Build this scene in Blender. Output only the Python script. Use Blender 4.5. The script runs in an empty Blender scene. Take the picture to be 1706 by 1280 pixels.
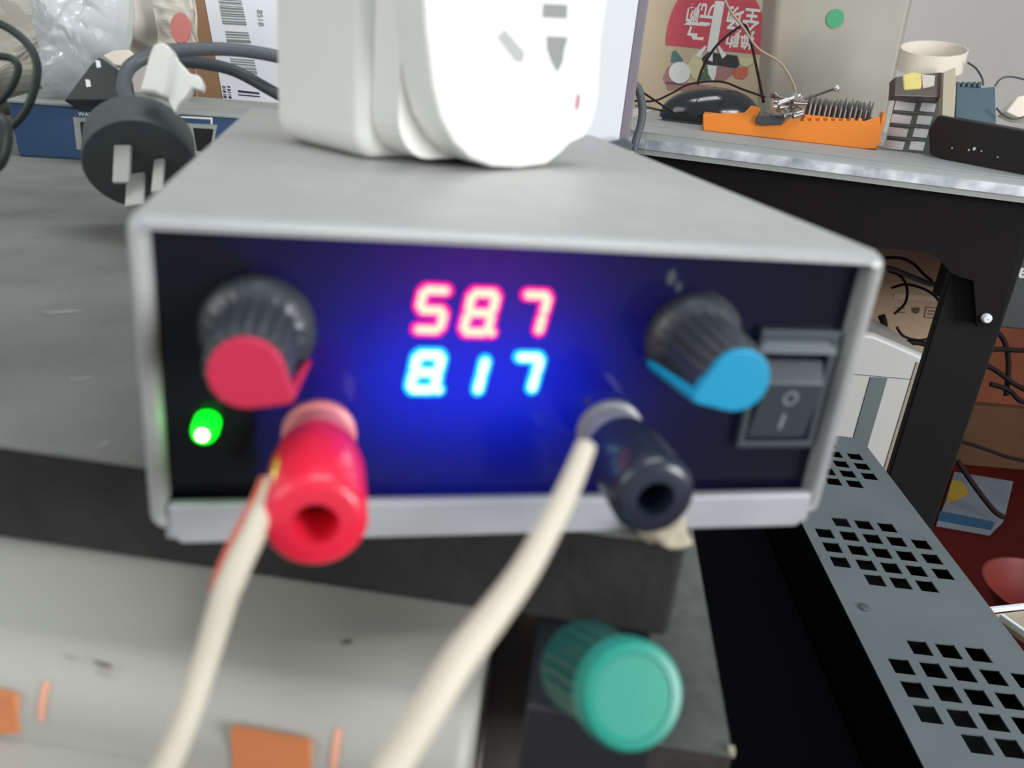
import bpy, bmesh, math, random
from mathutils import Vector, Matrix, noise
random.seed(7)
S = bpy.context.scene
V = Vector
# ---------------------------------------------------------------- camera
FPX = 1355.0
CAM = V((0.0249004, -0.1043016, 0.0686037))
from mathutils import Euler
RM = Euler((1.1804608, -0.0947825, -0.1959188), 'XYZ').to_matrix()
cd = bpy.data.cameras.new('camera')
cam = bpy.data.objects.new('camera', cd)
S.collection.objects.link(cam)
cam.matrix_world = Matrix.Translation(CAM) @ RM.to_4x4()
cd.sensor_width = 36.0
cd.lens = 36.0 * FPX / 1706.0
cd.clip_start = 0.005
cd.clip_end = 20
cd.dof.use_dof = True
cd.dof.focus_distance = 0.7
cd.dof.aperture_fstop = 21
S.camera = cam
# ---------------------------------------------------------------- world, lights, exposure
w = bpy.data.worlds.new('world'); S.world = w; w.use_nodes = True
w.node_tree.nodes['Background'].inputs[0].default_value = (0.86, 0.94, 1.0, 1)
w.node_tree.nodes['Background'].inputs[1].default_value = 0.42
def area(name, loc, target, sx, sy, power, col):
    l = bpy.data.lights.new(name, 'AREA'); l.shape = 'RECTANGLE'; l.size = sx; l.size_y = sy
    l.energy = power; l.color = col
    o = bpy.data.objects.new(name, l); S.collection.objects.link(o)
    o.location = loc
    o.rotation_euler = (V(target) - V(loc)).to_track_quat('-Z', 'Y').to_euler()
    return o
area('ceiling_lamp', (0.3, 0.1, 1.75), (0.25, 0.3, 0), 1.2, 0.5, 15, (0.93, 0.98, 1.0))
area('window_light', (1.7, -1.5, 0.42), (0.25, 0.4, -0.05), 1.0, 1.1, 52, (0.98, 0.99, 1.0))
area('left_fill_light', (-1.5, -.5, 0.8), (0.05, 0.1, 0.05), 1.2, 1.0, 10, (1.0, .98, .94))  # added fill for the left-facing sides, no known source there
S.view_settings.view_transform = 'Standard'
S.view_settings.look = 'None'
S.view_settings.gamma = 1
S.view_settings.use_curve_mapping = False
S.view_settings.exposure = 0.0
# ---------------------------------------------------------------- helpers
def ray(x, y): return RM @ V(((x - 853) / FPX, -(y - 640) / FPX, -1))
def P(x, y, d): return CAM + ray(x, y) * d                       # point at depth d along the view axis
def onz(x, y, z):
    r = ray(x, y); return CAM + r * ((z - CAM.z) / r.z)
def ony(x, y, yy):
    r = ray(x, y); return CAM + r * ((yy - CAM.y) / r.y)
def onp(x, y, p0, n):
    r = ray(x, y); return CAM + r * ((V(p0) - CAM).dot(n) / r.dot(n))
def flat(v): return V((v.x, v.y, 0)).normalized()
Z = V((0, 0, 1))

def mat(name, col, rough=0.5, metal=0.0, var=0.0, scale=60, bump=0.0, bscale=300, col2=None, spec=0.5, coat=0.0):
    m = bpy.data.materials.new(name); m.use_nodes = True
    nt = m.node_tree; b = nt.nodes['Principled BSDF']
    b.inputs['Base Color'].default_value = (*col, 1)
    b.inputs['Roughness'].default_value = rough
    b.inputs['Metallic'].default_value = metal
    b.inputs['Specular IOR Level'].default_value = spec
    b.inputs['Coat Weight'].default_value = coat
    tc = nt.nodes.new('ShaderNodeTexCoord')
    if var or col2:
        n = nt.nodes.new('ShaderNodeTexNoise'); n.inputs['Scale'].default_value = scale; n.inputs['Detail'].default_value = 6
        nt.links.new(tc.outputs['Object'], n.inputs['Vector'])
        r = nt.nodes.new('ShaderNodeValToRGB')
        c2 = col2 or tuple(c * (1 - var) for c in col)
        r.color_ramp.elements[0].position = 0.35; r.color_ramp.elements[1].position = 0.65
        r.color_ramp.elements[0].color = (*c2, 1); r.color_ramp.elements[1].color = (*col, 1)
        nt.links.new(n.outputs['Fac'], r.inputs['Fac']); nt.links.new(r.outputs['Color'], b.inputs['Base Color'])
    if bump:
        n2 = nt.nodes.new('ShaderNodeTexNoise'); n2.inputs['Scale'].default_value = bscale; n2.inputs['Detail'].default_value = 4
        nt.links.new(tc.outputs['Object'], n2.inputs['Vector'])
        bp = nt.nodes.new('ShaderNodeBump'); bp.inputs['Strength'].default_value = bump; bp.inputs['Distance'].default_value = 0.001
        nt.links.new(n2.outputs['Fac'], bp.inputs['Height']); nt.links.new(bp.outputs['Normal'], b.inputs['Normal'])
    return m
def emat(name, col, s):
    m = bpy.data.materials.new(name); m.use_nodes = True; nt = m.node_tree
    b = nt.nodes['Principled BSDF']; b.inputs['Base Color'].default_value = (*[c * .3 for c in col], 1)
    b.inputs['Emission Color'].default_value = (*col, 1); b.inputs['Emission Strength'].default_value = s
    return m
def mix_mat(name, a_shader, fac, **kw):
    """clear film: principled mixed with transparent"""
    m = mat(name, **kw); nt = m.node_tree; b = nt.nodes['Principled BSDF']; out = nt.nodes['Material Output']
    t = nt.nodes.new('ShaderNodeBsdfTransparent') if a_shader == 'T' else nt.nodes.new('ShaderNodeBsdfTranslucent')
    if a_shader != 'T': t.inputs[0].default_value = (.9, .9, .9, 1)
    mx = nt.nodes.new('ShaderNodeMixShader'); mx.inputs[0].default_value = fac
    nt.links.new(b.outputs[0], mx.inputs[1]); nt.links.new(t.outputs[0], mx.inputs[2]); nt.links.new(mx.outputs[0], out.inputs[0])
    return m

def link(name, bm, m, parent=None, smooth=False, bevel=0, segs=2, label=None):
    bmesh.ops.recalc_face_normals(bm, faces=bm.faces)
    me = bpy.data.meshes.new(name); bm.to_mesh(me); bm.free()
    for mm in (m if isinstance(m, (list, tuple)) else [m]): me.materials.append(mm)
    o = bpy.data.objects.new(name, me); S.collection.objects.link(o)
    if parent is not None: o.parent = parent; o.matrix_parent_inverse = Matrix.Translation(-parent.location)
    if smooth:
        for f in me.polygons: f.use_smooth = True
    if bevel:
        md = o.modifiers.new('bevel', 'BEVEL'); md.width = bevel; md.segments = segs; md.limit_method = 'ANGLE'; md.angle_limit = math.radians(35)
        md.harden_normals = False
        for f in me.polygons: f.use_smooth = True
        wn = o.modifiers.new('wn', 'WEIGHTED_NORMAL'); wn.keep_sharp = True
    if label: o['label'] = label
    return o
def root(name, loc, label, cat, group=None):
    o = bpy.data.objects.new(name, None); S.collection.objects.link(o); o.location = loc
    o.empty_display_size = 0.01
    return tag(o, label, cat, group)
def tag(o, label, cat, group=None):
    o['label'] = label; o['category'] = cat
    if group: o['group'] = group
    return o
def struct(o): o['kind'] = 'structure'; return o

def bm_hex(bm, c8, mi=0):
    """c8: four bottom corners then four top corners"""
    v = [bm.verts.new(c) for c in c8]
    for f in ((0, 1, 2, 3), (4, 5, 6, 7), (0, 1, 5, 4), (1, 2, 6, 5), (2, 3, 7, 6), (3, 0, 4, 7)):
        bm.faces.new([v[i] for i in f]).material_index = mi
def bm_box(bm, o, a, b, c, mi=0):
    """box from corner o along vectors a, b, c"""
    o, a, b, c = V(o), V(a), V(b), V(c)
    bm_hex(bm, [o, o + a, o + a + b, o + b, o + c, o + a + c, o + a + b + c, o + b + c], mi)
def box(name, o, a, b, c, m, parent=None, bevel=0, **k):
    bm = bmesh.new(); bm_box(bm, o, a, b, c); return link(name, bm, m, parent, bevel=bevel, **k)
def bm_prism(bm, pts, d, mi=0):
    """pts: planar outline (3D), extruded by vector d"""
    a = [bm.verts.new(p) for p in pts]; b = [bm.verts.new(V(p) + V(d)) for p in pts]
    bm.faces.new(a).material_index = mi; bm.faces.new(b[::-1]).material_index = mi
    n = len(a)
    for i in range(n): bm.faces.new((a[i], a[(i + 1) % n], b[(i + 1) % n], b[i])).material_index = mi
def prism(name, pts, d, m, parent=None, bevel=0, **k):
    bm = bmesh.new(); bm_prism(bm, pts, V(d)); return link(name, bm, m, parent, bevel=bevel, **k)
def basis(n):
    n = V(n).normalized(); a = n.cross(Z)
    if a.length < 1e-4: a = V((1, 0, 0))
    a.normalize(); return a, n, a.cross(n).normalized()
def bm_lathe(bm, c, ax, prof, seg=48, flute=None, mi=0, a0=None, capped=True):
    """rings (radius, distance along axis); flute=(count, depth, first, last)"""
    ax = V(ax).normalized(); e, _, g = basis(ax)
    rings = []
    for k, (r, h) in enumerate(prof):
        ring = []
        for i in range(seg):
            t = 2 * math.pi * i / seg; rr = r
            if flute and flute[2] <= k <= flute[3]: rr = r * (1 - flute[1] * (0.5 + 0.5 * math.cos(flute[0] * t)) ** 3)
            ring.append(bm.verts.new(V(c) + ax * h + e * (rr * math.cos(t)) + g * (rr * math.sin(t))))
        rings.append(ring)
    for k in range(len(rings) - 1):
        for i in range(seg):
            j = (i + 1) % seg
            bm.faces.new((rings[k][i], rings[k][j], rings[k + 1][j], rings[k + 1][i])).material_index = mi
    if capped:
        bm.faces.new(rings[0]).material_index = mi; bm.faces.new(rings[-1][::-1]).material_index = mi
def lathe(name, c, ax, prof, m, parent=None, seg=48, flute=None, smooth=True, bevel=0, **k):
    bm = bmesh.new(); bm_lathe(bm, c, ax, prof, seg, flute)
    o = link(name, bm, m, parent, smooth=False, bevel=bevel, **k)
    if smooth and not bevel:
        for f in o.data.polygons: f.use_smooth = len(f.vertices) == 4
        o.data.set_sharp_from_angle(angle=math.radians(40))
    return o
def smooth_path(pts, n=8):
    pts = [V(p) for p in pts]; out = []
    for i in range(len(pts) - 1):
        p0 = pts[max(i - 1, 0)]; p1 = pts[i]; p2 = pts[i + 1]; p3 = pts[min(i + 2, len(pts) - 1)]
        for k in range(n):
            t = k / n
            out.append(0.5 * ((2 * p1) + (p2 - p0) * t + (2 * p0 - 5 * p1 + 4 * p2 - p3) * t * t + (3 * p1 - p0 - 3 * p2 + p3) * t ** 3))
    out.append(pts[-1]); return out
def bm_tube(bm, pts, r, seg=10, flatten=None, mi=0):
    """flatten=(vector, factor): squashes the section along the vector"""
    n = len(pts); prev = None; rings = []
    for i, p in enumerate(pts):
        t = (pts[min(i + 1, n - 1)] - pts[max(i - 1, 0)]).normalized()
        if flatten: a = V(flatten[0]) - t * V(flatten[0]).dot(t)
        elif prev is None: a = t.cross(Z) if abs(t.z) < .95 else t.cross(V((1, 0, 0)))
        else: a = prev - t * prev.dot(t)
        a.normalize(); prev = a; b = t.cross(a)
        rr = r[i] if isinstance(r, list) else r
        rings.append([bm.verts.new(p + a * (rr * (flatten[1] if flatten else 1) * math.cos(2 * math.pi * k / seg)) + b * (rr * math.sin(2 * math.pi * k / seg))) for k in range(seg)])
    for i in range(n - 1):
        for k in range(seg):
            j = (k + 1) % seg
            bm.faces.new((rings[i][k], rings[i][j], rings[i + 1][j], rings[i + 1][k])).material_index = mi
    bm.faces.new(rings[0]).material_index = mi; bm.faces.new(rings[-1][::-1]).material_index = mi
def tube(name, pts, r, m, parent=None, n=8, seg=10, flatten=None, label=None):
    bm = bmesh.new(); q = smooth_path(pts, n)
    if isinstance(r, list):
        k = len(r) - 1; r = [r[min(int(i / (len(q) - 1) * k), k - 1)] * (1 - ((i / (len(q) - 1) * k) - min(int(i / (len(q) - 1) * k), k - 1))) + r[min(int(i / (len(q) - 1) * k), k - 1) + 1] * ((i / (len(q) - 1) * k) - min(int(i / (len(q) - 1) * k), k - 1)) for i in range(len(q))]
    bm_tube(bm, q, r, seg, flatten)
    return link(name, bm, m, parent, smooth=True, label=label)
def text(name, s, size, origin, xd, yd, m, parent, depth=0.0002, sx=1.0, bold=0.0, align='CENTER', label=None):
    c = bpy.data.curves.new(name, 'FONT'); c.body = s; c.size = size; c.extrude = depth; c.offset = bold
    c.align_x = align; c.align_y = 'CENTER'
    o = bpy.data.objects.new('tmp', c); S.collection.objects.link(o)
    dg = bpy.context.evaluated_depsgraph_get(); me = bpy.data.meshes.new_from_object(o.evaluated_get(dg))
    bpy.data.objects.remove(o)
    xd = V(xd).normalized(); yd = V(yd).normalized(); n = xd.cross(yd)
    M = Matrix(((xd.x * sx, yd.x, n.x, origin[0]), (xd.y * sx, yd.y, n.y, origin[1]), (xd.z * sx, yd.z, n.z, origin[2]), (0, 0, 0, 1)))
    me.transform(M); me.materials.clear(); me.materials.append(m)
    ob = bpy.data.objects.new(name, me); S.collection.objects.link(ob)
    if parent is not None: ob.parent = parent; ob.matrix_parent_inverse = Matrix.Translation(-parent.location)
    if label: ob['label'] = label
    return ob
def copy_tree(o, off, label=None):
    c = o.copy(); S.collection.objects.link(c); c.location = o.location + V(off); c.scale = (1, 1, random.uniform(.85, 1.15))
    if label: c['label'] = label
    for ch in o.children:
        d = ch.copy(); S.collection.objects.link(d); d.parent = c; d.matrix_parent_inverse = ch.matrix_parent_inverse.copy()
    return c

# ---------------------------------------------------------------- materials
M = dict(
    alu=mat('grey_painted_aluminium', (.45, .46, .45), .42, .2, var=.07, scale=90, bump=.12, bscale=900),
    alu_in=mat('dull_grey_aluminium', (.50, .52, .54), .5, .2, var=.1, scale=60),
    black=mat('black_plastic', (.022, .025, .030), .38),
    knob=mat('soft_black_plastic', (.045, .052, .06), .34, coat=.15),
    red_cap=mat('red_plastic_cap', (.60, .025, .075), .4),
    blue_cap=mat('sky_blue_plastic_cap', (.004, .33, .58), .42),
    red=mat('red_post_plastic', (.93, .025, .065), .28, coat=.3),
    red_pale=mat('pale_red_collar', (.82, .26, .28), .35),
    dark_hole=mat('dark_socket_bore', (.10, .004, .01), .6),
    black_hole=mat('black_socket_bore', (.004, .004, .005), .7),
    grey_pale=mat('grey_collar', (.34, .35, .37), .35),
    navy=mat('black_post_plastic', (.02, .026, .045), .25, coat=.3),
    switch=mat('charcoal_switch_plastic', (.042, .058, .066), .4),
    switch_lit=mat('lit_grey_switch_bezel', (.13, .16, .18), .35),  # lighter switch tone: light on the upward edge put into the colour
    switch_mark=mat('faded_switch_mark', (.22, .25, .27), .5),
    white=mat('glossy_white_plastic', (.92, .905, .85), .35, var=.03, scale=30),
    slot=mat('grey_socket_shutter', (.30, .31, .30), .5),
    slot2=mat('light_socket_shutter', (.48, .48, .46), .5),
    pink=mat('pink_lamp_lens', (.55, .22, .28), .3),
    cream=mat('cream_pvc_insulation', (.66, .60, .48), .5),
    redwire=mat('red_pvc_insulation', (.70, .12, .08), .5),
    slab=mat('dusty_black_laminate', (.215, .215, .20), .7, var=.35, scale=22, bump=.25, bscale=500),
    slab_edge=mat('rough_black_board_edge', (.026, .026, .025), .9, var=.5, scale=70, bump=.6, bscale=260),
    foam=mat('cream_foam', (.62, .56, .42), .9, var=.25, scale=150, bump=.5),
    beige=mat('grubby_beige_plastic', (.42, .415, .37), .5, var=.10, scale=18),
    orange=mat('orange_window', (.70, .24, .09), .55, var=.1, scale=40),
    orange2=mat('faded_orange_mark', (.80, .38, .26), .55),
    stain=mat('brown_stain', (.16, .13, .09), .8, var=.4, scale=200),
    gap=mat('black_void', (.006, .006, .007), .9),
    green=mat('green_knob_cap', (.02, .30, .22), .35),
    dgreen=mat('dark_green_knob_body', (.012, .10, .075), .3),
    shelfgrey=mat('speckled_grey_laminate', (.15, .16, .145), .7, var=.25, scale=300),
    boardwood=mat('dark_brown_board', (.070, .062, .056), .8, var=.4, scale=50, bump=.3),
    perf=mat('grey_zinc_sheet', (.155, .185, .19), .6, .1, var=.12, scale=15),
    plug=mat('grey_rubber', (.085, .10, .10), .6, var=.12, scale=80),
    pin=mat('ivory_pin', (.52, .52, .48), .45),
    router=mat('blue_painted_case', (.028, .07, .155), .45, var=.1, scale=40),
    router_top=mat('dusty_grey_case', (.30, .32, .30), .6, var=.15, scale=40),
    cable=mat('dark_grey_cable', (.045, .055, .06), .45),
    cable2=mat('grey_cable', (.085, .095, .105), .5),
    gcable=mat('black_green_cable', (.018, .03, .026), .45),
    carton=mat('tan_cardboard', (.50, .37, .245), .8, var=.08, scale=12),
    carton_dk=mat('brown_cardboard', (.34, .19, .10), .8, var=.12, scale=12),
    carton_pale=mat('pale_beige_cardboard', (.60, .48, .33), .8, var=.06, scale=10),
    paper=mat('white_paper', (.80, .82, .86), .7),
    paper2=mat('cream_paper', (.50, .47, .40), .7),
    bar=mat('grey_green_ink', (.20, .24, .22), .7),
    ink=mat('black_ink', (.03, .03, .04), .7),
    brown_ink=mat('brown_ink', (.10, .07, .04), .8),
    label_red=mat('red_print', (.60, .08, .11), .6),
    label_pale=mat('faded_red_print', (.52, .17, .15), .6),
    label_white=mat('white_print', (.80, .80, .75), .6),
    food_dark=mat('dark_food_print', (.05, .045, .05), .6),
    food_green=mat('leaf_green_print', (.10, .16, .09), .6),
    food_teal=mat('teal_print', (.09, .20, .18), .6),
    food_yellow=mat('pale_yellow_print', (.66, .60, .36), .6),
    food_red=mat('salmon_print', (.62, .16, .09), .6),
    food_mauve=mat('mauve_print', (.40, .20, .19), .6),
    mouse=mat('glossy_black_plastic', (.012, .016, .018), .18, coat=.5),
    case=mat('orange_plastic', (.82, .24, .025), .4),
    steel=mat('dull_steel', (.32, .30, .28), .35, .8, var=.3, scale=300),
    bitdark=mat('dark_steel', (.13, .11, .10), .4, .6),
    bright=mat('bright_steel', (.75, .74, .70), .22, .9),
    trim=mat('checker_aluminium_trim', (.92, .95, .97), .35, .2, col2=(.33, .38, .40), scale=34),
    desk=mat('grey_laminate', (.38, .40, .39), .5, var=.08, scale=12),
    deskblack=mat('black_brown_laminate', (.009, .007, .008), .7, var=.2, scale=12, spec=.15),
    leg=mat('dark_board', (.014, .0125, .0125), .7, var=.25, scale=6, spec=.2),
    hazy=mix_mat('cloudy_plastic', 'T', .22, col=(.40, .37, .30), rough=.4, var=.14, scale=9),
    bag=mix_mat('clear_crinkled_film', 'T', .42, col=(.66, .69, .71), rough=.14, spec=1.0),
    dot=mat('green_sticker', (.03, .30, .13), .5),
    wall=mat('off_white_wall', (.74, .70, .65), .85, var=.06, scale=2.5),
    floor=mat('dark_red_floor', (.095, .008, .006), .7, var=.35, scale=4, spec=.08),
    yellow=mat('yellow_tape', (.66, .55, .18), .5, var=.1, scale=60),
    slate=mat('slate_blue_plastic', (.055, .095, .12), .5),
    tape=mat('beige_masking_tape', (.72, .64, .54), .65),
    cell=mat('white_cell', (.92, .92, .94), .4),
    modframe=mat('grey_module_frame', (.14, .16, .15), .5),
    darkwire=mat('dark_brown_wire', (.018, .010, .010), .6, spec=.12),
    tanwire=mat('faded_tan_wire', (.36, .28, .21), .6),
    speck=mat('white_speck', (.8, .8, .8), .6),
    white2=mat('white_appliance_enamel', (.66, .66, .64), .35),
    stripe=mat('grey_green_stripe', (.16, .20, .20), .4),
    tan=mat('plain_tan', (.40, .34, .25), .6),
    packblue=mat('blue_card', (.012, .08, .17), .5),
    packwhite=mat('white_card', (.20, .23, .28), .6, var=.35, scale=9),
    packyel=mat('yellow_card', (.34, .22, .015), .6),
    slatecase=mat('black_green_case', (.02, .028, .027), .5),
)

# ================================================================ setting
struct(box('floor', (-1.5, -1.2, -.77), (5.5, 0, 0), (0, 3.7, 0), (0, 0, .02), M['floor']))
struct(box('wall_back', (-1.5, 2.35, -.75), (5.5, 0, 0), (0, .05, 0), (0, 0, 2.8), M['wall']))

# ================================================================ workbench slab under the power supply
E0 = onz(0, 742, 0); E1 = onz(1146, 906, 0)
su = flat(E1 - E0); sv = V((-su.y, su.x, 0))
SN = -sv
SL = E1 - su * .75
TH = -onp(1000, 1048, E1, SN).z
print('TH', TH)
bm = bmesh.new(); n = 60
# rounded, slightly chewed front edge and right end
top = root('workbench', (SL.x, SL.y, -.01), 'dusty black laminate workbench that carries the power supply and the blue case', 'workbench')
box('bench_top', SL + V((0, 0, -.0006)), su * .75, sv * .62, V((0, 0, .0006)), M['slab'], top)
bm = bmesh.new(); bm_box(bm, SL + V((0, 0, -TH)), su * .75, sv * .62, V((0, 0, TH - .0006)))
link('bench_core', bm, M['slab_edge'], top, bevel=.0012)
# board below, holding the slab up
lb0 = onp(786, 1100, E1 + SN * -.0046, SN); lb1 = onp(915, 1150, E1 + SN * -.0046, SN)
box('leg', V((lb0.x, lb0.y, -.75)), V((lb1.x - lb0.x, lb1.y - lb0.y, 0)), sv * .3, V((0, 0, .75 - TH)), M['boardwood'], top)
box('leg', V((SL.x, SL.y, -.75)) + sv * .06, su * .03, sv * .5, V((0, 0, .75 - TH)), M['boardwood'], top)
# lighter scuffs on the bench
for (x, y, a, l) in ((135, 632, .2, .0035), (150, 640, .6, .002), (110, 520, .25, .006), (60, 395, .1, .0015), (172, 742, 1.2, .002)):
    q = onz(x, y, .00005); d = V((math.cos(a), math.sin(a), 0)); e = V((-d.y, d.x, 0))
    bm = bmesh.new(); pts = []
    for k in range(12):
        t = 2 * math.pi * k / 12; rr = random.uniform(.6, 1)
        pts.append(q + d * (l * rr * math.cos(t)) + e * (l * .22 * rr * math.sin(t)))
    bm_prism(bm, pts, (0, 0, .0001)); link('scuff', bm, M['router_top'], top)
# cream foam scrap on the corner
q = onz(1118, 905, 0)
bm = bmesh.new()
bmesh.ops.create_icosphere(bm, subdivisions=3, radius=1)
for v in bm.verts:
    s = noise.noise(v.co * 1.7) * .35 + 1
    v.co = V((v.co.x * .0042 * s, v.co.y * .0055 * s, max(v.co.z, -.5) * .0026 * s + .0014))
    v.co += V((q.x - .0005, q.y + .003, 0))
tag(link('foam_scrap', bm, M['foam'], smooth=True), 'cream scrap of foam stuck on the corner of the black workbench', 'foam')

# ================================================================ lower shelf, box with green knob
SH = -.045
sc = onz(1220, 1258, SH)
SHW = (sc - lb1).dot(su) - .0006
shelf = root('lower_shelf', (sc.x, sc.y, SH), 'speckled grey shelf edge below the bench behind the green knob', 'shelf')
bm = bmesh.new(); bm_box(bm, sc + V((0, 0, -.0006)), -su * SHW, sv * .35, V((0, 0, .0006)))
link('shelf_top', bm, M['shelfgrey'], shelf)
bm = bmesh.new(); bm_box(bm, sc + V((0, 0, -.012)), -su * SHW, sv * .35, V((0, 0, .0114)))
link('shelf_core', bm, M['boardwood'], shelf)
box('corner_chip', sc + V((-.0006, .0004, -.0008)), su * .0012, sv * .0014, V((0, 0, .0014)), M['foam'], shelf)
box('shelf_bracket', sc - su * SHW + sv * .02 - Z * .022, su * SHW, sv * .3, Z * .0095, M['boardwood'], shelf)

capc = P(1052, 1158, .098); basec = P(985, 1118, .112)
kax = (capc - basec).normalized(); kL = (capc - basec).length
dev = root('instrument', basec - kax * .002, 'black instrument with a green knob tucked under the bench', 'instrument')
e, _, g = basis(kax)
db = basec - kax * .0022
dz = SH + .0002
fy = (basec - E1).dot(sv) + .002
xr = onp(1108, 1150, E1 + sv * fy, SN); xl = onp(880, 1150, E1 + sv * fy, SN)
q0 = V((xl.x, xl.y, dz))
box('body', q0, V((xr.x - xl.x, xr.y - xl.y, 0)), sv * .05, V((0, 0, -TH - dz - .0004)), M['black'], dev, bevel=.0006)
lathe('shaft', basec - kax * .006, kax, [(.003, 0), (.003, .006)], M['black'], dev, seg=20)
gk = lathe('knob', basec - kax * .0022, kax, [(.0066, 0), (.0066, .0015), (.0064, .002), (.0062, kL - .001), (.0060, kL + .0008)], M['dgreen'], dev, seg=120, flute=(20, .07, 1, 4))
lathe('cap', capc - kax * .0002, kax, [(.0066, -.0022), (.0066, .0002), (.0061, .0009), (.0051, .0011), (.0049, .0008), (0.003, .0008), (.0004, .0008)], M['green'], gk, seg=96, label='bright green knob cap')

# ================================================================ beige box in front, orange windows
bz = -TH - .0003
print('beige top z', bz)
zb = bz
bu = su; bv = sv
fb = onz(640, 1222, zb)                       # where the front face stands
back = (E1 + sv * .004 - fb).dot(bv)
right = (onp(792, 1180, fb + bv * .004, bv) - fb).dot(bu)
fb = fb - bu * .065; right += .065
print('beige', fb, back, right)
case = root('storage_case', V((fb.x, fb.y, -.12)), 'grubby beige plastic case with orange windows in front of the bench', 'case')
bo = V((fb.x, fb.y, -.12)) - bu * .12
pf = [(0, -.12), (0, zb - .009)] + [(.009 - .009 * math.cos(math.radians(a)), zb - .009 + .009 * math.sin(math.radians(a))) for a in range(10, 91, 10)] + [(back, zb), (back, -.12)]
bm = bmesh.new(); bm_prism(bm, [V((bo.x, bo.y, 0)) + bv * a + Z * b for a, b in pf], bu * (.12 + right))
link('body', bm, M['beige'], case, bevel=.0022, segs=5)
bmf = fb - bv * .0001
def oncase(x, y): return onp(x, y, fb - bv * .0003, bv)
for pts, mm, nm in (([(384, 1216), (515, 1240), (518, 1292), (388, 1292)], 'orange', 'window'), ([(-20, 1155), (22, 1162), (32, 1222), (-20, 1224)], 'orange', 'window')):
    prism(nm, [oncase(*p) for p in pts], bv * .001, M[mm], case)
for (x, y) in ((556, 1238), (61, 1158)):
    um = (oncase(x, y) - fb).dot(bu); bm = bmesh.new(); rows = []
    prof = [(.009 - .0092 * math.cos(math.radians(a)), zb - .009 + .0092 * math.sin(math.radians(a))) for a in range(6, 43, 6)]
    for a_, z_ in prof: rows.append([bm.verts.new(V((fb.x, fb.y, 0)) + bu * (um + e_) + bv * a_ + Z * z_) for e_ in (-.0006, .0006)])
    for r0_, r1_ in zip(rows, rows[1:]): bm.faces.new((r0_[0], r0_[1], r1_[1], r1_[0]))
    link('mark', bm, M['orange2'], case)
for (x, y, l, w_, a) in ((172, 1108, .0017, .0004, -.5), (578, 1070, .0010, .0005, .2), (118, 1096, .0011, .0001, -.3)):
    q = onz(x, y, zb + .00004); d = V((math.cos(a), math.sin(a), 0)); e2 = V((-d.y, d.x, 0))
    prism('stain', [q + d * (l * math.cos(t * .785)) + e2 * (w_ * math.sin(t * .785)) for t in range(8)], V((0, 0, .00006)), M['stain'], case)
# stepped lower ledge at bottom left of the case
q = onp(60, 1236, fb, bv)
box('ledge', V((bo.x, bo.y, -.12)) - bv * .009, bu * (.12 + (onp(230, 1290, fb - bv * .009, bv) - fb).dot(bu)), bv * .012, V((0, 0, .12 + q.z)), M['beige'], case, bevel=.0015)

# ================================================================ power supply
W, H, D = .105, .0462670, .1492898
ps = root('power_supply', (W / 2, D / 2, 0), 'grey aluminium bench power supply with lit red and blue readouts, knobs and posts', 'power supply')
# shell: inverted U with rounded corners and rounded front rim
def rrect(x0, x1, z0, z1, r, y, n=6, rb=None):
    out = []
    rb = r if rb is None else rb
    for cx, cz, a0, rr in ((x1 - r, z1 - r, 0, r), (x0 + r, z1 - r, 90, r), (x0 + rb, z0 + rb, 180, rb), (x1 - rb, z0 + rb, 270, rb)):
        for k in range(n + 1):
            a = math.radians(a0 + 90 * k / n); out.append(V((cx + rr * math.cos(a), y, cz + rr * math.sin(a))))
    return out
bm = bmesh.new()
def ring(pts): return [bm.verts.new(p) for p in pts]
TS = .0026; TT = .0018
seq = []
seq.append(ring(rrect(0, W, .0015, H, .0022, D)))
seq.append(ring(rrect(0, W, .0015, H, .0022, .0024)))
seq.append(ring(rrect(.0002, W - .0002, .0018, H - .0004, .002, .0009)))
seq.append(ring(rrect(.0008, W - .0008, .0022, H - .0011, .0016, 0)))
seq.append(ring(rrect(TS - .0006, W - TS + .0006, .0028, H - TT - .0001, .0014, 0)))
seq.append(ring(rrect(TS, W - TS, .0030, H - TT, .0012, .0005)))
seq.append(ring(rrect(TS, W - TS, .0030, H - TT, .0012, D)))
for a, b in zip(seq, seq[1:]):
    for i in range(len(a)): bm.faces.new((a[i], a[(i + 1) % len(a)], b[(i + 1) % len(a)], b[i]))
a, b = seq[0], seq[-1]
for i in range(len(a)): bm.faces.new((a[i], a[(i + 1) % len(a)], b[(i + 1) % len(a)], b[i]))
o = link('shell', bm, M['alu'], ps, smooth=True); o.data.set_sharp_from_angle(angle=math.radians(50))
# bottom tray with its front flange
bm = bmesh.new()
bm_box(bm, (TS + .0004, .0012, 0), (W - 2 * TS - .0008, 0, 0), (0, D - .0012, 0), (0, 0, .0012))
link('base_plate', bm, M['alu_in'], ps, bevel=.0003)
prism('front_flange', [V((TS + .0001, -.0006, .0012)), V((TS + .0016, -.0006, -.0004)), V((W - TS - .0016, -.0006, -.0004)), V((W - TS - .0001, -.0006, .0012)), V((W - TS - .0001, -.0006, .0060)), V((TS + .0001, -.0006, .0060))], (0, .0022, 0), M['alu_in'], ps, bevel=.0007, segs=4)
for x0, s in ((TS + .0004, 1), (W - TS - .0004, -1)):
    box('flange_corner', (x0 - s * .0008, -.0002, .0002), (s * .0022, 0, 0), (0, .004, 0), (0, 0, .0018), M['alu'], ps, bevel=.0006, segs=3)
PY = .003
panel_m = mix_mat('translucent_front_panel', 'L', .30, col=(.006, .006, .011), rough=.10, spec=.3)
box('front_panel', (TS - .0001, PY, .0025), (W - 2 * TS + .0002, 0, 0), (0, .0003, 0), (0, 0, H - .0044), panel_m, ps)
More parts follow.
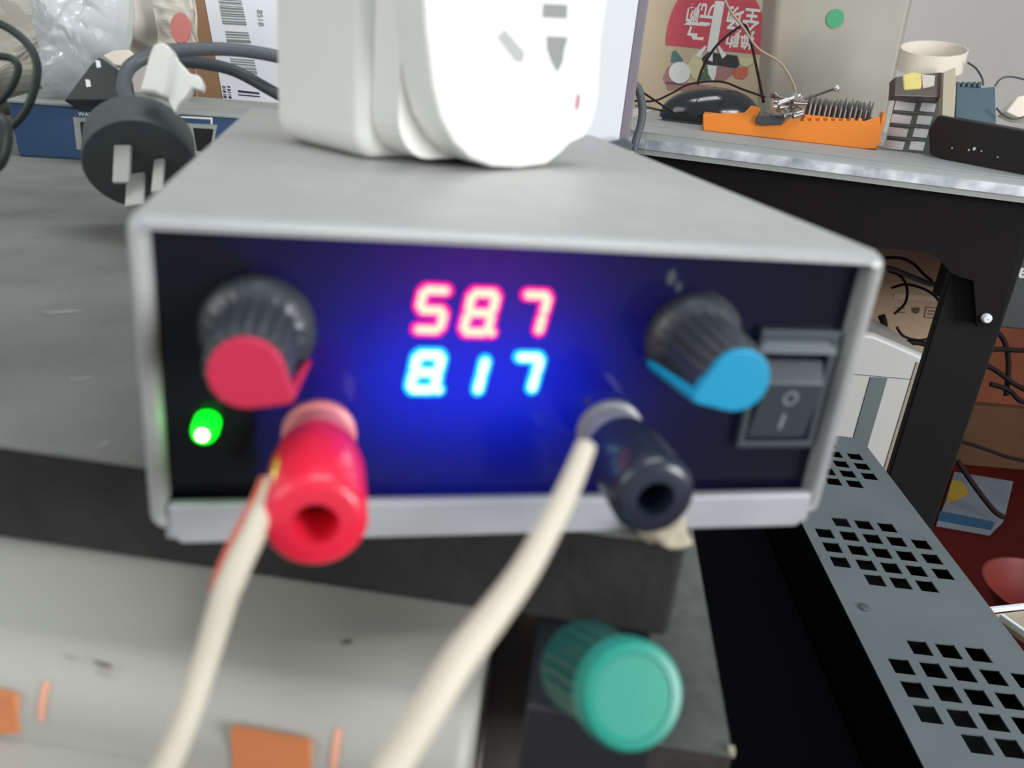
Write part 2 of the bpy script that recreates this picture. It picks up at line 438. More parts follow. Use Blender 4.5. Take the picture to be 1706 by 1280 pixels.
# hidden glow plates, added behind a panel made translucent, for the halo
def panel(x, y): return ony(x, y, PY)
dsp = box('halo_board', (.028, PY + .0125, .012), (.038, 0, 0), (0, .0015, 0), (0, 0, .028), M['gap'], ps)
cb = panel(790, 622); cr = panel(800, 475)
box('blue_halo_plate', (cb.x - .0155, PY + .0105, cb.z - .0075), (.031, 0, 0), (0, .001, 0), (0, 0, .013), emat('blue_halo_plate', (0.0, .022, 1.0), 22), dsp, bevel=.002)
box('red_halo_plate', (cr.x - .010, PY + .0105, cr.z - .002), (.020, 0, 0), (0, .001, 0), (0, 0, .0045), emat('red_halo_plate', (.65, .03, .45), 5), dsp, bevel=.001)
box('divider', (TS, PY + .0004, .004), (.012, 0, 0), (0, .012, 0), (0, 0, .036), M['gap'], ps)
# seven segment digits, standing 0.4 mm proud
RIMR = emat('red_segment', (1.0, .0, .28), 1.3); CORER = emat('hot_red_segment', (1.0, .60, .42), 1.35)
RIMB = emat('blue_segment', (.0, .58, 1.0), 1.5); COREB = emat('hot_blue_segment', (.72, 1.0, 1.0), 1.5)
SEG = {'5': 'afgcd', '8': 'abcdefg', '7': 'abc', '1': 'bc'}
def digit(ch, px, py, hgt, wid, ms, name, parent, dot=False, label=None):
    """px, py: top left of the digit on the panel"""
    c = panel(px, py); sl = .16
    def q(u, v): return V((c.x + u * wid - (v * hgt) * sl * 1.0, 0, c.z - v * hgt))
    ends = {'a': ((.10, 0), (.90, 0)), 'g': ((.10, .5), (.90, .5)), 'd': ((.10, 1), (.90, 1)), 'f': ((0, .08), (0, .42)), 'b': ((1, .08), (1, .42)), 'e': ((0, .58), (0, .92)), 'c': ((1, .58), (1, .92))}
    bm = bmesh.new()
    def cap_(p0, p1, r, y0, y1, mi):
        d = (p1 - p0); L = d.length; d = d / L if L > 1e-7 else V((1, 0, 0)); nrm = V((-d.z, 0, d.x)); pts = []
        for k in range(9):
            a = -math.pi / 2 + math.pi * k / 8; pts.append(p1 + d * (r * math.cos(a)) + nrm * (r * math.sin(a)))
        for k in range(9):
            a = math.pi / 2 + math.pi * k / 8; pts.append(p0 + d * (r * math.cos(a)) + nrm * (r * math.sin(a)))
        pts = [V((p.x, y0, p.z)) for p in pts]; bm_prism(bm, pts, (0, y1 - y0, 0), mi)
    segs = [(q(*ends[s][0]), q(*ends[s][1])) for s in SEG[ch]]
    if dot: segs.append((q(1.18, 1.0), q(1.19, 1.0)))
    for i, (a, b) in enumerate(segs):
        cap_(a, b, .00104, PY - .00030 - .000004 * i, PY - .00002, 0)
        cap_(a + (b - a) * .06, b - (b - a) * .06, .00056, PY - .00042 - .000004 * i, PY - .0003, 1)
    return link(name, bm, ms, parent, label=label)
ds = root('tmp', (0, 0, 0), '', ''); bpy.data.objects.remove(ds)
for (ch, x, y, dt, lab) in (('5', 706, 482, False, 'red glowing digit five'), ('8', 787, 487, True, 'red glowing digit eight with its point'), ('7', 874, 490, False, 'red glowing digit seven')):
    digit(ch, x, y, .0057, .0034, [RIMR, CORER], 'digit', ps, dt, lab)
for (ch, x, y, dt, lab) in (('8', 696, 590, True, 'blue glowing digit eight with its point'), ('1', 770, 596, False, 'blue glowing digit one'), ('7', 862, 594, False, 'blue glowing digit seven')):
    digit(ch, x, y, .0053, .0034, [RIMB, COREB], 'digit', ps, dt, lab)
# green lamp
q = panel(346, 703)
ld = lathe('status_lamp', (q.x, PY, q.z), (0, -1, 0), [(.0017, 0), (.0017, .0026), (.0015, .0036), (.0010, .0042), (.0003, .0044)], emat('green_lamp', (.0, .55, .006), 5), ps, seg=32, label='lit green lamp')
lathe('lamp_core', (q.x - .0001, PY - .0041, q.z + .0001), (0, -1, 0), [(.0007, 0), (.0007, .0004), (.0003, .0005)], emat('lamp_core', (.35, 1, .25), 25), ld, seg=20)
# knobs
def knob(bx, by, m_cap, ang, tipr, label):
    q = panel(bx, by); c = V((q.x, PY - .0001, q.z)); ax = V((0, -1, 0))
    k = lathe('knob', c, ax, [(.0074, 0), (.0076, .0008), (.0074, .0020), (.0066, .0031), (.0056, .0038), (.0050, .0150), (.0047, .0156)], M['knob'], ps, seg=144, flute=(18, .09, 4, 6), label=label)
    d = V((math.cos(ang), 0, math.sin(ang))); nn = V((-d.z, 0, d.x))
    pts = []; R = .0044; L = tipr
    a0 = math.acos((R - .0007) / L)
    for t in range(25):
        a = a0 + (2 * math.pi - 2 * a0) * t / 24; pts.append(d * (R * math.cos(a)) + nn * (R * math.sin(a)))
    for t in (-50, 0, 50):
        a = math.radians(t); pts.append(d * (L + .0007 * math.cos(a)) + nn * (.0007 * math.sin(a)))
    bm = bmesh.new(); bm_prism(bm, [p + c + ax * .0148 for p in pts], ax * .0017)
    # line running back down the side of the knob
    a = c + d * (L - .0008) + ax * .0158; b = c + d * .0072 + ax * .0022
    w_ = nn * .0007
    a2 = c + d * (L + .0006) + ax * .0158; b2 = c + d * .0080 + ax * .0022
    bm_hex(bm, [a - w_, a + w_, b + w_, b - w_, a2 - w_, a2 + w_, b2 + w_, b2 - w_])
    link('pointer_cap', bm, m_cap, k, bevel=.0003, segs=2)
    return k
knob(431, 546, M['red_cap'], math.radians(-33), .0056, 'black knob with red cap')
knob(1150, 565, M['blue_cap'], math.radians(205), .0060, 'black knob with sky blue cap')
# binding posts
def post(bx, by, L, R, m, mc, mh, label):
    q = panel(bx, by); c = V((q.x, PY - .0001, q.z)); ax = V((0, -1, 0))
    p = lathe('binding_post', c, ax, [(.0049, .0055), (.0052, .0062), (R * .97, L * .45), (R, L * .5), (R, L - .0012), (R - .0004, L - .0004), (R - .0012, L), (R * .46, L), (R * .44, L - .0004), (R * .42, L - .008)], m, ps, seg=64, label=label)
    lathe('collar', c, ax, [(.0052, 0), (.0052, .0012), (.0045, .0016), (.0045, .0058)], mc, p, seg=48)
    lathe('bore', c + ax * (L - .0079), ax, [(R * .41, 0), (R * .41, .0004)], mh, p, seg=24)
    return p
post(532, 720, .0243, .0061, M['red'], M['red_pale'], M['dark_hole'], 'red binding post')
post(1013, 716, .0208, .0057, M['navy'], M['grey_pale'], M['black_hole'], 'black binding post')
# rocker switch
c4 = [panel(1258, 548), panel(1400, 548), panel(1352, 735), panel(1230, 735)]
x0 = .0878; x1 = .1012; z1 = .0335; z0 = .0135
bm = bmesh.new()
bm_box(bm, (x0, PY - .0016, z0), (x1 - x0, 0, 0), (0, .0015, 0), (0, 0, .0012)); bm_box(bm, (x0, PY - .0016, z1 - .0018), (x1 - x0, 0, 0), (0, .0015, 0), (0, 0, .0018))
bm_box(bm, (x0, PY - .0016, z0 + .0012), (.0012, 0, 0), (0, .0015, 0), (0, 0, z1 - z0 - .003)); bm_box(bm, (x1 - .0012, PY - .0016, z0 + .0012), (.0012, 0, 0), (0, .0015, 0), (0, 0, z1 - z0 - .003))
sw = link('rocker_switch', bm, M['switch'], ps, bevel=.0002)
xm0, xm1 = x0 + .0016, x1 - .0016
zr = panel(1325, 628).z; zb1 = z0 + .0016
pr = [(PY - .0001, zb1), (PY - .0012, zb1), (PY - .0030, zr), (PY - .0010, z1 - .0050), (PY - .0001, z1 - .0050)]
prism('rocker', [V((xm0, y, z)) for y, z in pr], (xm1 - xm0, 0, 0), M['switch'], sw, bevel=.0003)
prism('bezel_top', [V((x0 + .0002, y, z)) for y, z in ((PY - .0001, z1 - .0001), (PY - .0001, z1 - .0036), (PY - .0023, z1 - .0036))], (x1 - x0 - .0004, 0, 0), M['switch_lit'], sw, bevel=.0002)
def rk(z): return PY - .0012 - .0018 * (z - zb1) / (zr - zb1)
tdn = V((0, -.0018, zr - zb1)).normalized()
xc = (x0 + x1) / 2
m0_, m1_ = z0 + .0035, z0 + .0062
prism('on_mark', [V((xc - .00035, rk(m0_) - .00005, m0_)), V((xc + .00035, rk(m0_) - .00005, m0_)), V((xc + .00035, rk(m1_) - .00005, m1_)), V((xc - .00035, rk(m1_) - .00005, m1_))], (0, -.0001, 0), M['switch_mark'], sw)
bm = bmesh.new()
oc = V((xc, rk(z0 + .0092) - .00006, z0 + .0092)); r1, r2 = .0013, .0008
for k in range(24):
    a = 2 * math.pi * k / 24; b = 2 * math.pi * (k + 1) / 24
    def pp(r, t): return oc + V((r * math.cos(t), 0, 0)) + tdn * (r * math.sin(t))
    bm_prism(bm, [pp(r1, a), pp(r1, b), pp(r2, b), pp(r2, a)], (0, -.0001, 0))
link('off_mark', bm, M['switch_mark'], sw)
# drips of flux on the front panel
for (x, y, l) in ((1118, 462, .0012), (1130, 478, .0008), (978, 668, .0006), (560, 690, .0005)):
    q = panel(x, y); prism('smudge', [V((q.x + l * math.cos(t) * .6, PY - .00003, q.z + l * math.sin(t))) for t in [k * .785 for k in range(8)]], (0, -.00008, 0), M['switch'], ps)

# ================================================================ test leads
lead = root('test_lead', P(350, 1060, .09), 'cream and red flat wire hanging from the red binding post', 'wire')
pa = [P(452, 800, .0985), P(443, 830, .096), P(432, 860, .0935), P(417, 900, .0915), P(402, 930, .0905), P(385, 970, .0895), P(373, 1000, .089), P(343, 1100, .088), P(310, 1200, .087), P(262, 1310, .087)]
tube('insulation', pa, [.0008, .0010, .0013, .0015, .00155, .00155, .0015, .0014, .0014, .0016], M['cream'], lead, seg=14, label='cream conductor')
pr_ = [P(442, 800, .099), P(430, 830, .0965), P(414, 862, .0942), P(394, 900, .0922), P(380, 930, .0912), P(366, 965, .0905), P(362, 995, .0905)]
tube('red_conductor', pr_, .0008, M['redwire'], lead, seg=12, label='red conductor')
l2 = root('test_lead', P(800, 1030, .075), 'single cream wire running down from the black binding post', 'wire')
pb = [P(976, 744, .0870), P(955, 796, .084), P(930, 850, .081), P(875, 950, .0765), P(818, 1030, .0735), P(765, 1100, .071), P(715, 1180, .069), P(640, 1300, .067)]
tube('insulation', pb, [.0011, .0012, .00128, .0014, .00152, .0016, .0016, .0016], M['cream'], l2, seg=14)

# ================================================================ travel adapter on top of the supply
a2 = onz(800, 287, H); u = V((.80, .60, 0)); v = V((-.60, .80, 0))
def onf(x, y): return onp(x, y, a2, v)
zf = H + .0002
outl = [(706, -20), (711, 60), (722, 150), (735, 205), (757, 245), (785, 272), (822, 286), (868, 288), (912, 281), (936, 262), (950, 247), (974, 236), (990, 208), (998, 168), (1002, 80), (1004, -20)]
pts = [onf(*q) for q in outl]
zmin = min(p.z for p in pts)
pts = [p + V((0, 0, zf - zmin)) for p in pts]
left = min((p - a2).dot(u) for p in pts); rgt = max((p - a2).dot(u) for p in pts)
topz = max(p.z for p in pts); hh = .078
def uz(p): return ((p - a2).dot(u), p.z - zf)
o2 = [uz(p) for p in pts if p.z < topz - .0008]
cx = (left + rgt) / 2
print('adapter', left, rgt, hh, topz)
full = [(left, .03)] + [q for q in o2] + [(rgt, .03), (rgt, hh - .012), (rgt - .008, hh), (left + .008, hh), (left, hh - .012)]
lo = [q for q in o2]
full = lo + [(rgt, hh - .012), (rgt - .008, hh), (left + .008, hh), (left, hh - .012)]
ad = root('socket_adapter', a2 + u * cx + v * .03 + V((0, 0, .0002)), 'white multi-way plug adapter standing on top of the power supply', 'adapter')
def pl(q, d, sc=1.0, z0=0, zs=None): return a2 + u * (cx + (q[0] - cx) * sc) + V((0, 0, zf - a2.z + z0 + (q[1]) * (zs or sc))) + v * d
# depth of each block measured along the left side
pL = a2 + u * left
def dep(x, y): return (onp(x, y, pL, u) - pL).dot(v)
d1, d2, d3 = dep(645, 120), dep(600, 110), dep(450, 90)
print('adapter depths', d1, d2, d3)
prism('front_block', [pl(q, 0) for q in full], v * d1, M['white'], ad, bevel=.0010, segs=4)
def rr(x0, x1, z0, z1, r):
    out = []
    for cx_, cz_, a0 in ((x1 - r, z1 - r, 0), (x0 + r, z1 - r, 90), (x0 + r, z0 + r, 180), (x1 - r, z0 + r, 270)):
        for k in range(7): a = math.radians(a0 + 15 * k); out.append((cx_ + r * math.cos(a), cz_ + r * math.sin(a)))
    return out
prism('neck', [a2 + u * x + v * d1 + Z * (zf - a2.z + z) for x, z in rr(left + .0030, rgt - .0030, .0012, hh - .003, .008)], v * (d2 - d1), M['white'], ad)
prism('rear_block', [a2 + u * x + v * d2 + Z * (zf - a2.z + z) for x, z in rr(left + .0004, rgt - .0004, 0, hh, .005)], v * (d3 - d2), M['white'], ad, bevel=.0030, segs=4)
for outl_, mm, nm in (([(905, 6), (945, 8), (944, 31), (903, 29)], 'slot', 'socket_slot'), ([(910, 60), (946, 62), (940, 82), (937, 104), (928, 120), (919, 104), (911, 82)], 'slot', 'socket_slot'), ([(828, 62), (840, 49), (874, 88), (870, 104), (858, 102)], 'slot2', 'socket_slot')):
    prism(nm, [onf(*q) - v * .00008 for q in outl_], v * .002, M[mm], ad, label='grey socket slot')
q = onf(962, 170); pts = [q - v * .0001 + u * (.0007 * math.cos(t * .5236)) + V((0, 0, .0017 * math.sin(t * .5236))) for t in range(12)]
prism('indicator_lamp', pts, v * .002, M['pink'], ad, label='dim pink indicator lamp')

# ================================================================ things on the bench behind the supply
# blue case with sockets
r0 = onz(32, 261, 0); r1 = onz(144, 267, 0); ru = flat(r1 - r0); rn = V((ru.y, -ru.x, 0)); rv = -rn
def onr(x, y): return onp(x, y, r0, rn)
rr0 = onr(12, 170); rr1 = onr(430, 186); hr = rr0.z
LR = (rr1 - r0).dot(ru) + .02
rt = root('network_switch', r0 + ru * .06, 'blue metal case with socket openings at the back of the bench', 'network switch')
bm = bmesh.new()
bl = -(r0 - rr0).dot(ru)
bm_hex(bm, [r0, r0 + ru * LR, r0 + ru * LR + rv * .09, r0 + rv * .09, r0 + ru * bl + Z * hr, r0 + ru * LR + Z * hr, r0 + ru * LR + rv * .09 + Z * hr, r0 + ru * bl + rv * .09 + Z * hr])
link('case', bm, M['router'], rt, bevel=.001)
box('lid', r0 + ru * bl + Z * (hr - .0002) - rv * .001, ru * (LR - bl), rv * .092, Z * .0016, M['router_top'], rt, bevel=.0005)
for pts in ([(122, 195), (160, 197), (163, 252), (128, 249)], [(308, 205), (362, 208), (352, 262), (318, 258)]):
    f = prism('socket_surround', [onr(*q) + rn * .0004 for q in pts], rv * .001, M['router_top'], rt)
    cx_ = sum(q[0] for q in pts) / 4; cy_ = sum(q[1] for q in pts) / 4
    prism('opening', [onr(cx_ + (q[0] - cx_) * .62 + 4, cy_ + (q[1] - cy_) * .72) + rn * .0007 for q in pts], rv * .001, M['gap'], f)
prism('printed_line', [onr(297, 193) + rn * .0002, onr(354, 196) + rn * .0002, onr(354, 207) + rn * .0002, onr(351, 207) + rn * .0002, onr(351, 199) + rn * .0002, onr(297, 196) + rn * .0002], rv * .0005, M['label_white'], rt)
qa = onr(143, 191)
text('printed_word', 'WAN', .0026, qa + rn * .0003, ru, Z, M['paper'], rt, depth=.0001)

# grey round plug with three pins
pc = P(233, 277, .258); fn = (RM @ V((.27, -.75, .60))).normalized()   # face normal: toward the viewer and down
pg = root('power_plug', V((pc.x, pc.y, 0)), 'round dark grey three pin power plug lying on the bench', 'plug')
lathe('body', pc, -fn, [(.0162, 0), (.0167, .0006), (.0167, .0130), (.0160, .0145), (.0100, .0150), (.0090, .020), (.0060, .022)], M['plug'], pg, seg=64)
px_, _, py_ = RM @ V((1, 0, 0)), 0, RM @ V((0, 1, 0))
def pin(x0, y0, x1, y1, w_):
    a = onp(x0, y0, pc + fn * .0002, fn); b = P(x1, y1, .262 - .012)
    d = (b - a).normalized(); s = d.cross(fn).normalized(); s2 = (RM @ V((1, 0, 0))); s2 = (s2 - d * s2.dot(d)).normalized(); t = d.cross(s2)
    bm = bmesh.new(); bm_box(bm, a - s2 * w_ / 2 - t * .0006, s2 * w_, t * .0016, d * (b - a).length)
    link('pin', bm, M['pin'], pg, bevel=.0004)
pin(206, 243, 203, 306, .0052); pin(228, 292, 225, 345, .0056); pin(267, 268, 262, 322, .0034)
# its cable
tube('cable', [pc - fn * .018, P(212, 165, .29), P(206, 145, .30), P(216, 112, .31), P(258, 90, .315), P(330, 82, .32), P(400, 84, .325), P(470, 96, .33), P(560, 120, .34)], .0026, M['cable2'], pg, seg=12)
cb_ = tag(tube('power_cable', [P(262, 84, .335), P(290, 100, .335), P(340, 106, .335), P(390, 118, .335), P(450, 150, .335), P(520, 190, .335)], .0024, M['cable'], seg=12), 'dark grey cable curving down behind the white adapter', 'cable')
# white plastic clip on the plug
wc = root('plastic_clip', P(275, 150, .245), 'small white plastic clip leaning on the round grey plug', 'clip')
A_ = [(231, 152), (247, 92), (254, 73), (266, 68), (278, 72), (286, 86), (284, 120), (276, 162), (268, 160), (256, 154)]
prism('tab', [P(x, y, .245) for x, y in A_], RM @ V((0, 0, -1)) * .006, M['white'], wc, bevel=.0012, segs=3)
B_ = [(284, 86), (300, 104), (316, 122), (330, 124), (338, 140), (336, 152), (320, 146), (312, 160), (300, 172), (291, 190), (280, 168), (278, 158), (287, 120)]
prism('flap', [P(x, y, .247) for x, y in B_], RM @ V((0, 0, -1)) * .003, M['white'], wc, bevel=.0006, segs=2)

# black cables at the far left
for pts, r, lab in (([(-30, 33), (0, 40), (30, 58), (52, 82), (62, 110), (58, 145), (45, 180), (20, 210), (-20, 226)], .0013, 'outer loop of black cable at the left of the blue case'),
                    ([(-30, 92), (0, 94), (20, 98), (30, 112), (24, 135), (8, 160), (-20, 185)], .0012, 'inner loop of black cable at the left of the blue case')):
    tag(tube('black_cable', [P(x, y, .26 + .0004 * i) for i, (x, y) in enumerate(pts)], r, M['gcable'], seg=12), lab, 'cable')
tag(tube('black_cable', [P(-25, 190, .2), P(2, 205, .2), P(6, 235, .2), P(-5, 270, .2), P(-30, 285, .2)], .002, M['gcable'], seg=12), 'short end of black cable hanging at the left edge below the loops', 'cable')

# cardboard carton with shipping label
cA = onz(372, 200, 0) ; cd0 = .52
k0 = P(300, 150, .54); k1 = P(520, 175, .54); ku = flat(k1 - k0); kn = V((ku.y, -ku.x, 0))
def onk(x, y): return onp(x, y, k0, kn)
base = V((k0.x, k0.y, 0)); kw = .20
ct = root('shipping_carton', base + ku * .1, 'brown cardboard carton with a white barcode label behind the blue case', 'carton')
box('carton_body', base - ku * .02, ku * .24, -kn * .12, Z * .16, M['carton_dk'], ct, bevel=.001)
prism('shipping_label', [onk(*q) + kn * .0004 for q in [(338, -20), (372, 165), (378, 188), (520, 200), (520, -20)]], -kn * .0008, M['paper'], ct)
def bars(x0, y0, x1, y1, x2, y2, x3, y3, n, seed, mm='bar'):
    """horizontal ink lines inside the quad"""
    random.seed(seed); bm = bmesh.new(); t = 0
    while t < 1:
        h = random.uniform(.25, 1) / n
        a = onk(x0 + (x3 - x0) * t, y0 + (y3 - y0) * t); b = onk(x1 + (x2 - x1) * t, y1 + (y2 - y1) * t)
        t2 = min(1, t + h); c = onk(x1 + (x2 - x1) * t2, y1 + (y2 - y1) * t2); d = onk(x0 + (x3 - x0) * t2, y0 + (y3 - y0) * t2)
        bm_prism(bm, [p + kn * .0005 for p in (a, b, c, d)], kn * .0002); t = t2 + random.uniform(.25, .8) / n
    return link('barcode', bm, M[mm], ct)
bars(364, -5, 402, -2, 412, 44, 372, 42, 14, 3); bars(376, 52, 414, 54, 420, 76, 380, 74, 4, 4)
bars(384, 97, 424, 100, 430, 125, 389, 121, 9, 5); bars(397, 150, 432, 154, 434, 162, 398, 159, 2, 6, 'ink')
for (x, y) in ((374, 155), (382, 156)):
    bars(x - 3, 143, x + 2, 144, x + 5, 166, x, 165, 6, 9 + x, 'ink')
text('label_text', '8S18', .005, onk(434, 30) + kn * .0006, -Z * .95 + ku * .1, ku, M['bar'], ct, depth=.0001)
box('tape', onk(330, 190) + kn * .0003 - ku * .0005, ku * .001, kn * .0002, Z * .14, M['carton'], ct)

# pale padded parcel and clear bag
def sheet(name, corners, nu, nv, amp, scale, m, thick=.001, seed=0.0, parent=None):
    """crumpled sheet through four corner points"""
    a, b, c, d = [V(p) for p in corners]; n = (b - a).cross(d - a).normalized(); bm = bmesh.new(); g_ = []
    for j in range(nv + 1):
        row = []
        for i in range(nu + 1):
            s, t = i / nu, j / nv; p = (a * (1 - s) + b * s) * (1 - t) + (d * (1 - s) + c * s) * t
            k = noise.noise(p * scale + V((seed, 0, 0))) + .5 * abs(noise.noise(p * scale * 2.3 + V((0, seed, 0)))) * 2
            e_ = 1 if (0 < i < nu and 0 < j < nv) else .5
            row.append(bm.verts.new(p + n * (amp * k * e_) + (b - a).normalized() * amp * .6 * noise.noise(p * scale + V((9, 3, seed)))))
        g_.append(row)
    for j in range(nv):
        for i in range(nu): bm.faces.new((g_[j][i], g_[j][i + 1], g_[j + 1][i + 1], g_[j + 1][i]))
    o = link(name, bm, m, parent)
    md = o.modifiers.new('solid', 'SOLIDIFY'); md.thickness = thick
    return o
def sack(name, outline, d, bulge, m, amp, scale, seed, parent=None):
    """closed pillow shape: outline (pixels) at depth d, bulging toward and away from the viewer"""
    fwd = RM @ V((0, 0, 1)); c = V((0, 0, 0)); ps_ = [P(x, y, d) for x, y in outline]
    q = smooth_path(ps_ + [ps_[0]], 6)[:-1]; c = sum(q, V((0, 0, 0))) / len(q); bm = bmesh.new(); K = 14
    for sgn in (1, -1):
        prev = None
        for k in range(K + 1):
            s = k / K; h = bulge * math.sqrt(max(0, 1 - s * s)) * sgn
            row = []
            for p in q:
                w_ = c + (p - c) * s; nn = noise.noise(w_ * scale + V((seed, sgn, 0))) + .6 * abs(noise.noise(w_ * scale * 2.5 + V((seed, sgn, 3))))
                row.append(bm.verts.new(w_ + fwd * (h + amp * nn * (1 - s ** 6))))
            if prev:
                for i in range(len(row)): bm.faces.new((prev[i], prev[(i + 1) % len(row)], row[(i + 1) % len(row)], row[i]))
            prev = row
    bmesh.ops.remove_doubles(bm, verts=bm.verts, dist=1e-5)
    return link(name, bm, m, parent)
pc_ = sack('padded_parcel', [(-60, -60), (60, -70), (200, -60), (300, -50), (328, 20), (318, 70), (285, 96), (235, 88), (205, 104), (160, 100), (110, 130), (80, 165), (30, 175), (-60, 175)], .47, .03, M['paper2'], .010, 26, 2.0)
tag(pc_, 'crumpled cream padded parcel behind the clear bag', 'parcel')
rs = root('printed_wrapper', P(300, 55, .43), 'cream plastic wrapper with a red print beside the brown carton', 'wrapper')
sheet('film', [P(252, -40, .44), P(318, -40, .44), P(330, 72, .44), P(262, 72, .44)], 16, 24, .003, 60, M['paper2'], .0006, 4.0, rs)
q = [P(300 + 17 * math.cos(t * .523), 46 + 26 * math.sin(t * .523), .428) for t in range(12)]
prism('red_print', q, RM @ V((0, 0, -1)) * .002, M['label_pale'], rs)
bg = sack('clear_plastic_bag', [(75, -50), (200, -50), (215, 10), (205, 70), (185, 100), (160, 120), (135, 155), (110, 166), (82, 160), (78, 110), (72, 60)], .40, .022, M['bag'], .010, 55, 5.0)
tag(bg, 'crinkled clear plastic bag above the blue case', 'bag')
# black connector with white dots
bc = root('black_connector', P(165, 140, .37), 'black connector block with two white dots beside the clear bag', 'connector')
prism('body', [P(x, y, .37) for x, y in [(105, 168), (150, 108), (165, 94), (192, 112), (200, 168)]], RM @ V((0, 0, -1)) * .018, M['slatecase'], bc, bevel=.001)
for (x, y) in ((163, 106), (146, 138)):
    prism('white_dot', [P(x - 4, y - 6, .3695), P(x + 3, y - 5, .3695), P(x + 5, y + 6, .3695), P(x - 2, y + 7, .3695)], RM @ V((0, 0, -1)) * .001, M['speck'], bc)
tag(prism('cardboard_scrap', [P(x, y, .385) for x, y in [(170, 92), (188, 84), (215, 82), (226, 96), (214, 112), (190, 108)]], RM @ V((0, 0, -1)) * .004, M['yellow'] if 0 else M['tape'], bevel=.0006), 'small tan scrap above the black connector block', 'scrap')

# ================================================================ white sheet behind the adapter
wa = P(1040, 238, .52); w0 = V((wa.x, wa.y, 0))
wu = flat(RM @ V((1, 0, 0))); wn = V((wu.y, -wu.x, 0))
def onw(x, y): return onp(x, y, w0, wn)
ws = root('poster_board', w0, 'white printed board standing behind the adapter with a grey edge', 'board')
prism('board_face', [onw(*q) for q in [(930, -60), (1072, -60), (1030, 243), (935, 228)]], -wn * .004, M['paper'], ws)
prism('board_edge', [onw(*q) for q in [(1072, -60), (1090, -60), (1047, 240), (1030, 243)]], -wn * .012, mat('grey_violet_edge', (.22, .19, .22), .5), ws, bevel=.0008)
cl = root('small_clamp', onw(1040, 244) , 'little grey clamp at the foot of the white board', 'clamp')
prism('jaw', [onw(*q) + wn * .004 for q in [(1010, 236), (1040, 228), (1052, 238), (1048, 252), (1034, 256), (1014, 248)]], wn * .006, M['cable2'], cl, bevel=.001)
prism('screw_plate', [onw(*q) + wn * .012 for q in [(1036, 250), (1050, 248), (1049, 262), (1040, 262)]], wn * .002, M['paper'], cl, bevel=.0003)

# ================================================================ second desk
D0 = onz(1120, 225, 0); D1 = onz(1706, 296, 0); du = flat(D1 - D0); dv = V((-du.y, du.x, 0)); dn2 = -dv
def ond(x, y, off=0): return onp(x, y, D0 + dv * off, dn2)
dk = root('desk', D0 + du * .3 + V((0, 0, -.4)), 'second desk with a grey top, bright metal edge trim and black front board', 'desk')
cr_ = []
for k in range(9):
    a = math.radians(180 + 90 * k / 8); cr_.append(D0 + du * (-.015 + .06 * math.cos(a)) + dv * (.05 + .05 * math.sin(a)))
far = .62
outline = cr_ + [D0 + du * 1.0, D0 + du * 1.0 + dv * far, D0 + dv * far - du * .075]
prism('desk_top', [p - Z * .0012 for p in outline], Z * .0012, M['desk'], dk)
bm = bmesh.new()
bm_prism(bm, [p - Z * .024 for p in outline], Z * .0226)
link('top_core', bm, M['desk'], dk)
# metal trim strip along the front
tz0 = ond(1400, 273, -.0015).z; tz1 = ond(1400, 257, -.0015).z
bm = bmesh.new()
front = cr_[3:] + [D0 + du * 1.0]
for a, b in zip(front, front[1:]):
    d = flat(b - a); nn = V((d.y, -d.x, 0)); bm_box(bm, a + nn * .0002 + Z * (-.018), b - a, nn * .002, Z * .010)
link('edge_trim', bm, M['trim'], dk, label='bright checkered metal strip')
# black front board with scalloped lower edge
ap = [ond(*q, .012) for q in [(1052, 250), (1706 + 120, 320), (1706 + 120, 345), (1714, 350), (1692, 430), (1664, 545), (1628, 545), (1622, 468), (1600, 462), (1585, 455), (1572, 440), (1562, 428), (1545, 420), (1486, 415), (1440, 412), (1052, 400)]]
ztop = -.0245
ap = [V((p.x, p.y, min(p.z, ztop))) if i > 1 else V((p.x, p.y, ztop)) for i, p in enumerate(ap)]
prism('front_board', ap, dv * .016, M['deskblack'], dk)
for xa, xb in ((1583, 1684),):
    a = ond(xa, 462, .03); b = ond(xb, 500, .03)
    box('leg', V((a.x, a.y, -.75)), V((b.x - a.x, b.y - a.y, 0)), dv * .02, Z * .725, M['leg'], dk, bevel=.002)
box('leg', D0 + du * .0 + dv * .12 - Z * .75, du * .018, dv * .5, Z * .725, M['leg'], dk)
sq = ond(1643, 530, .0119)
lathe('screw', sq, dn2, [(.0052, 0), (.0052, .003), (.0036, .0062), (.0014, .0064), (.0010, .0050)], M['cell'], dk, seg=20)

# mouse
mp = onz(1190, 214, 0); mq = onz(1262, 214, 0)
mc = P(1182, 196, 1.10); mc = V((mc.x, mc.y, 0)); mu = flat(RM @ V((1, 0, 0)))
mz = onp(1182, 144, mc, V((mu.y, -mu.x, 0))).z
ml = (P(1266, 196, 1.10) - P(1098, 196, 1.10)).length
mv = V((-mu.y, mu.x, 0))
ms = root('computer_mouse', mc, 'glossy black computer mouse on the grey desk beside the orange case', 'mouse')
bm = bmesh.new(); bmesh.ops.create_uvsphere(bm, u_segments=48, v_segments=24, radius=1)
for v_ in bm.verts:
    x, y, z = v_.co; zz = (z if z > 0 else z * .0)
    k = 1 - .12 * max(0, x)
    v_.co = mc + mu * (x * ml / 2) + mv * (y * .031 * k) + Z * (.004 + (zz ** .8 if zz > 0 else 0) * (mz - .004) * (1 + .1 * x))
link('body', bm, M['mouse'], ms, smooth=True)
bm = bmesh.new(); bm_lathe(bm, mc, Z, [(1, 0), (1, 1)], 40)
for v_ in bm.verts:
    l = v_.co - mc; v_.co = mc + mu * (l.x * ml / 2 * .94) + mv * (l.y * .028) + Z * (l.z * .005)
link('sole', bm, M['cable2'], ms)
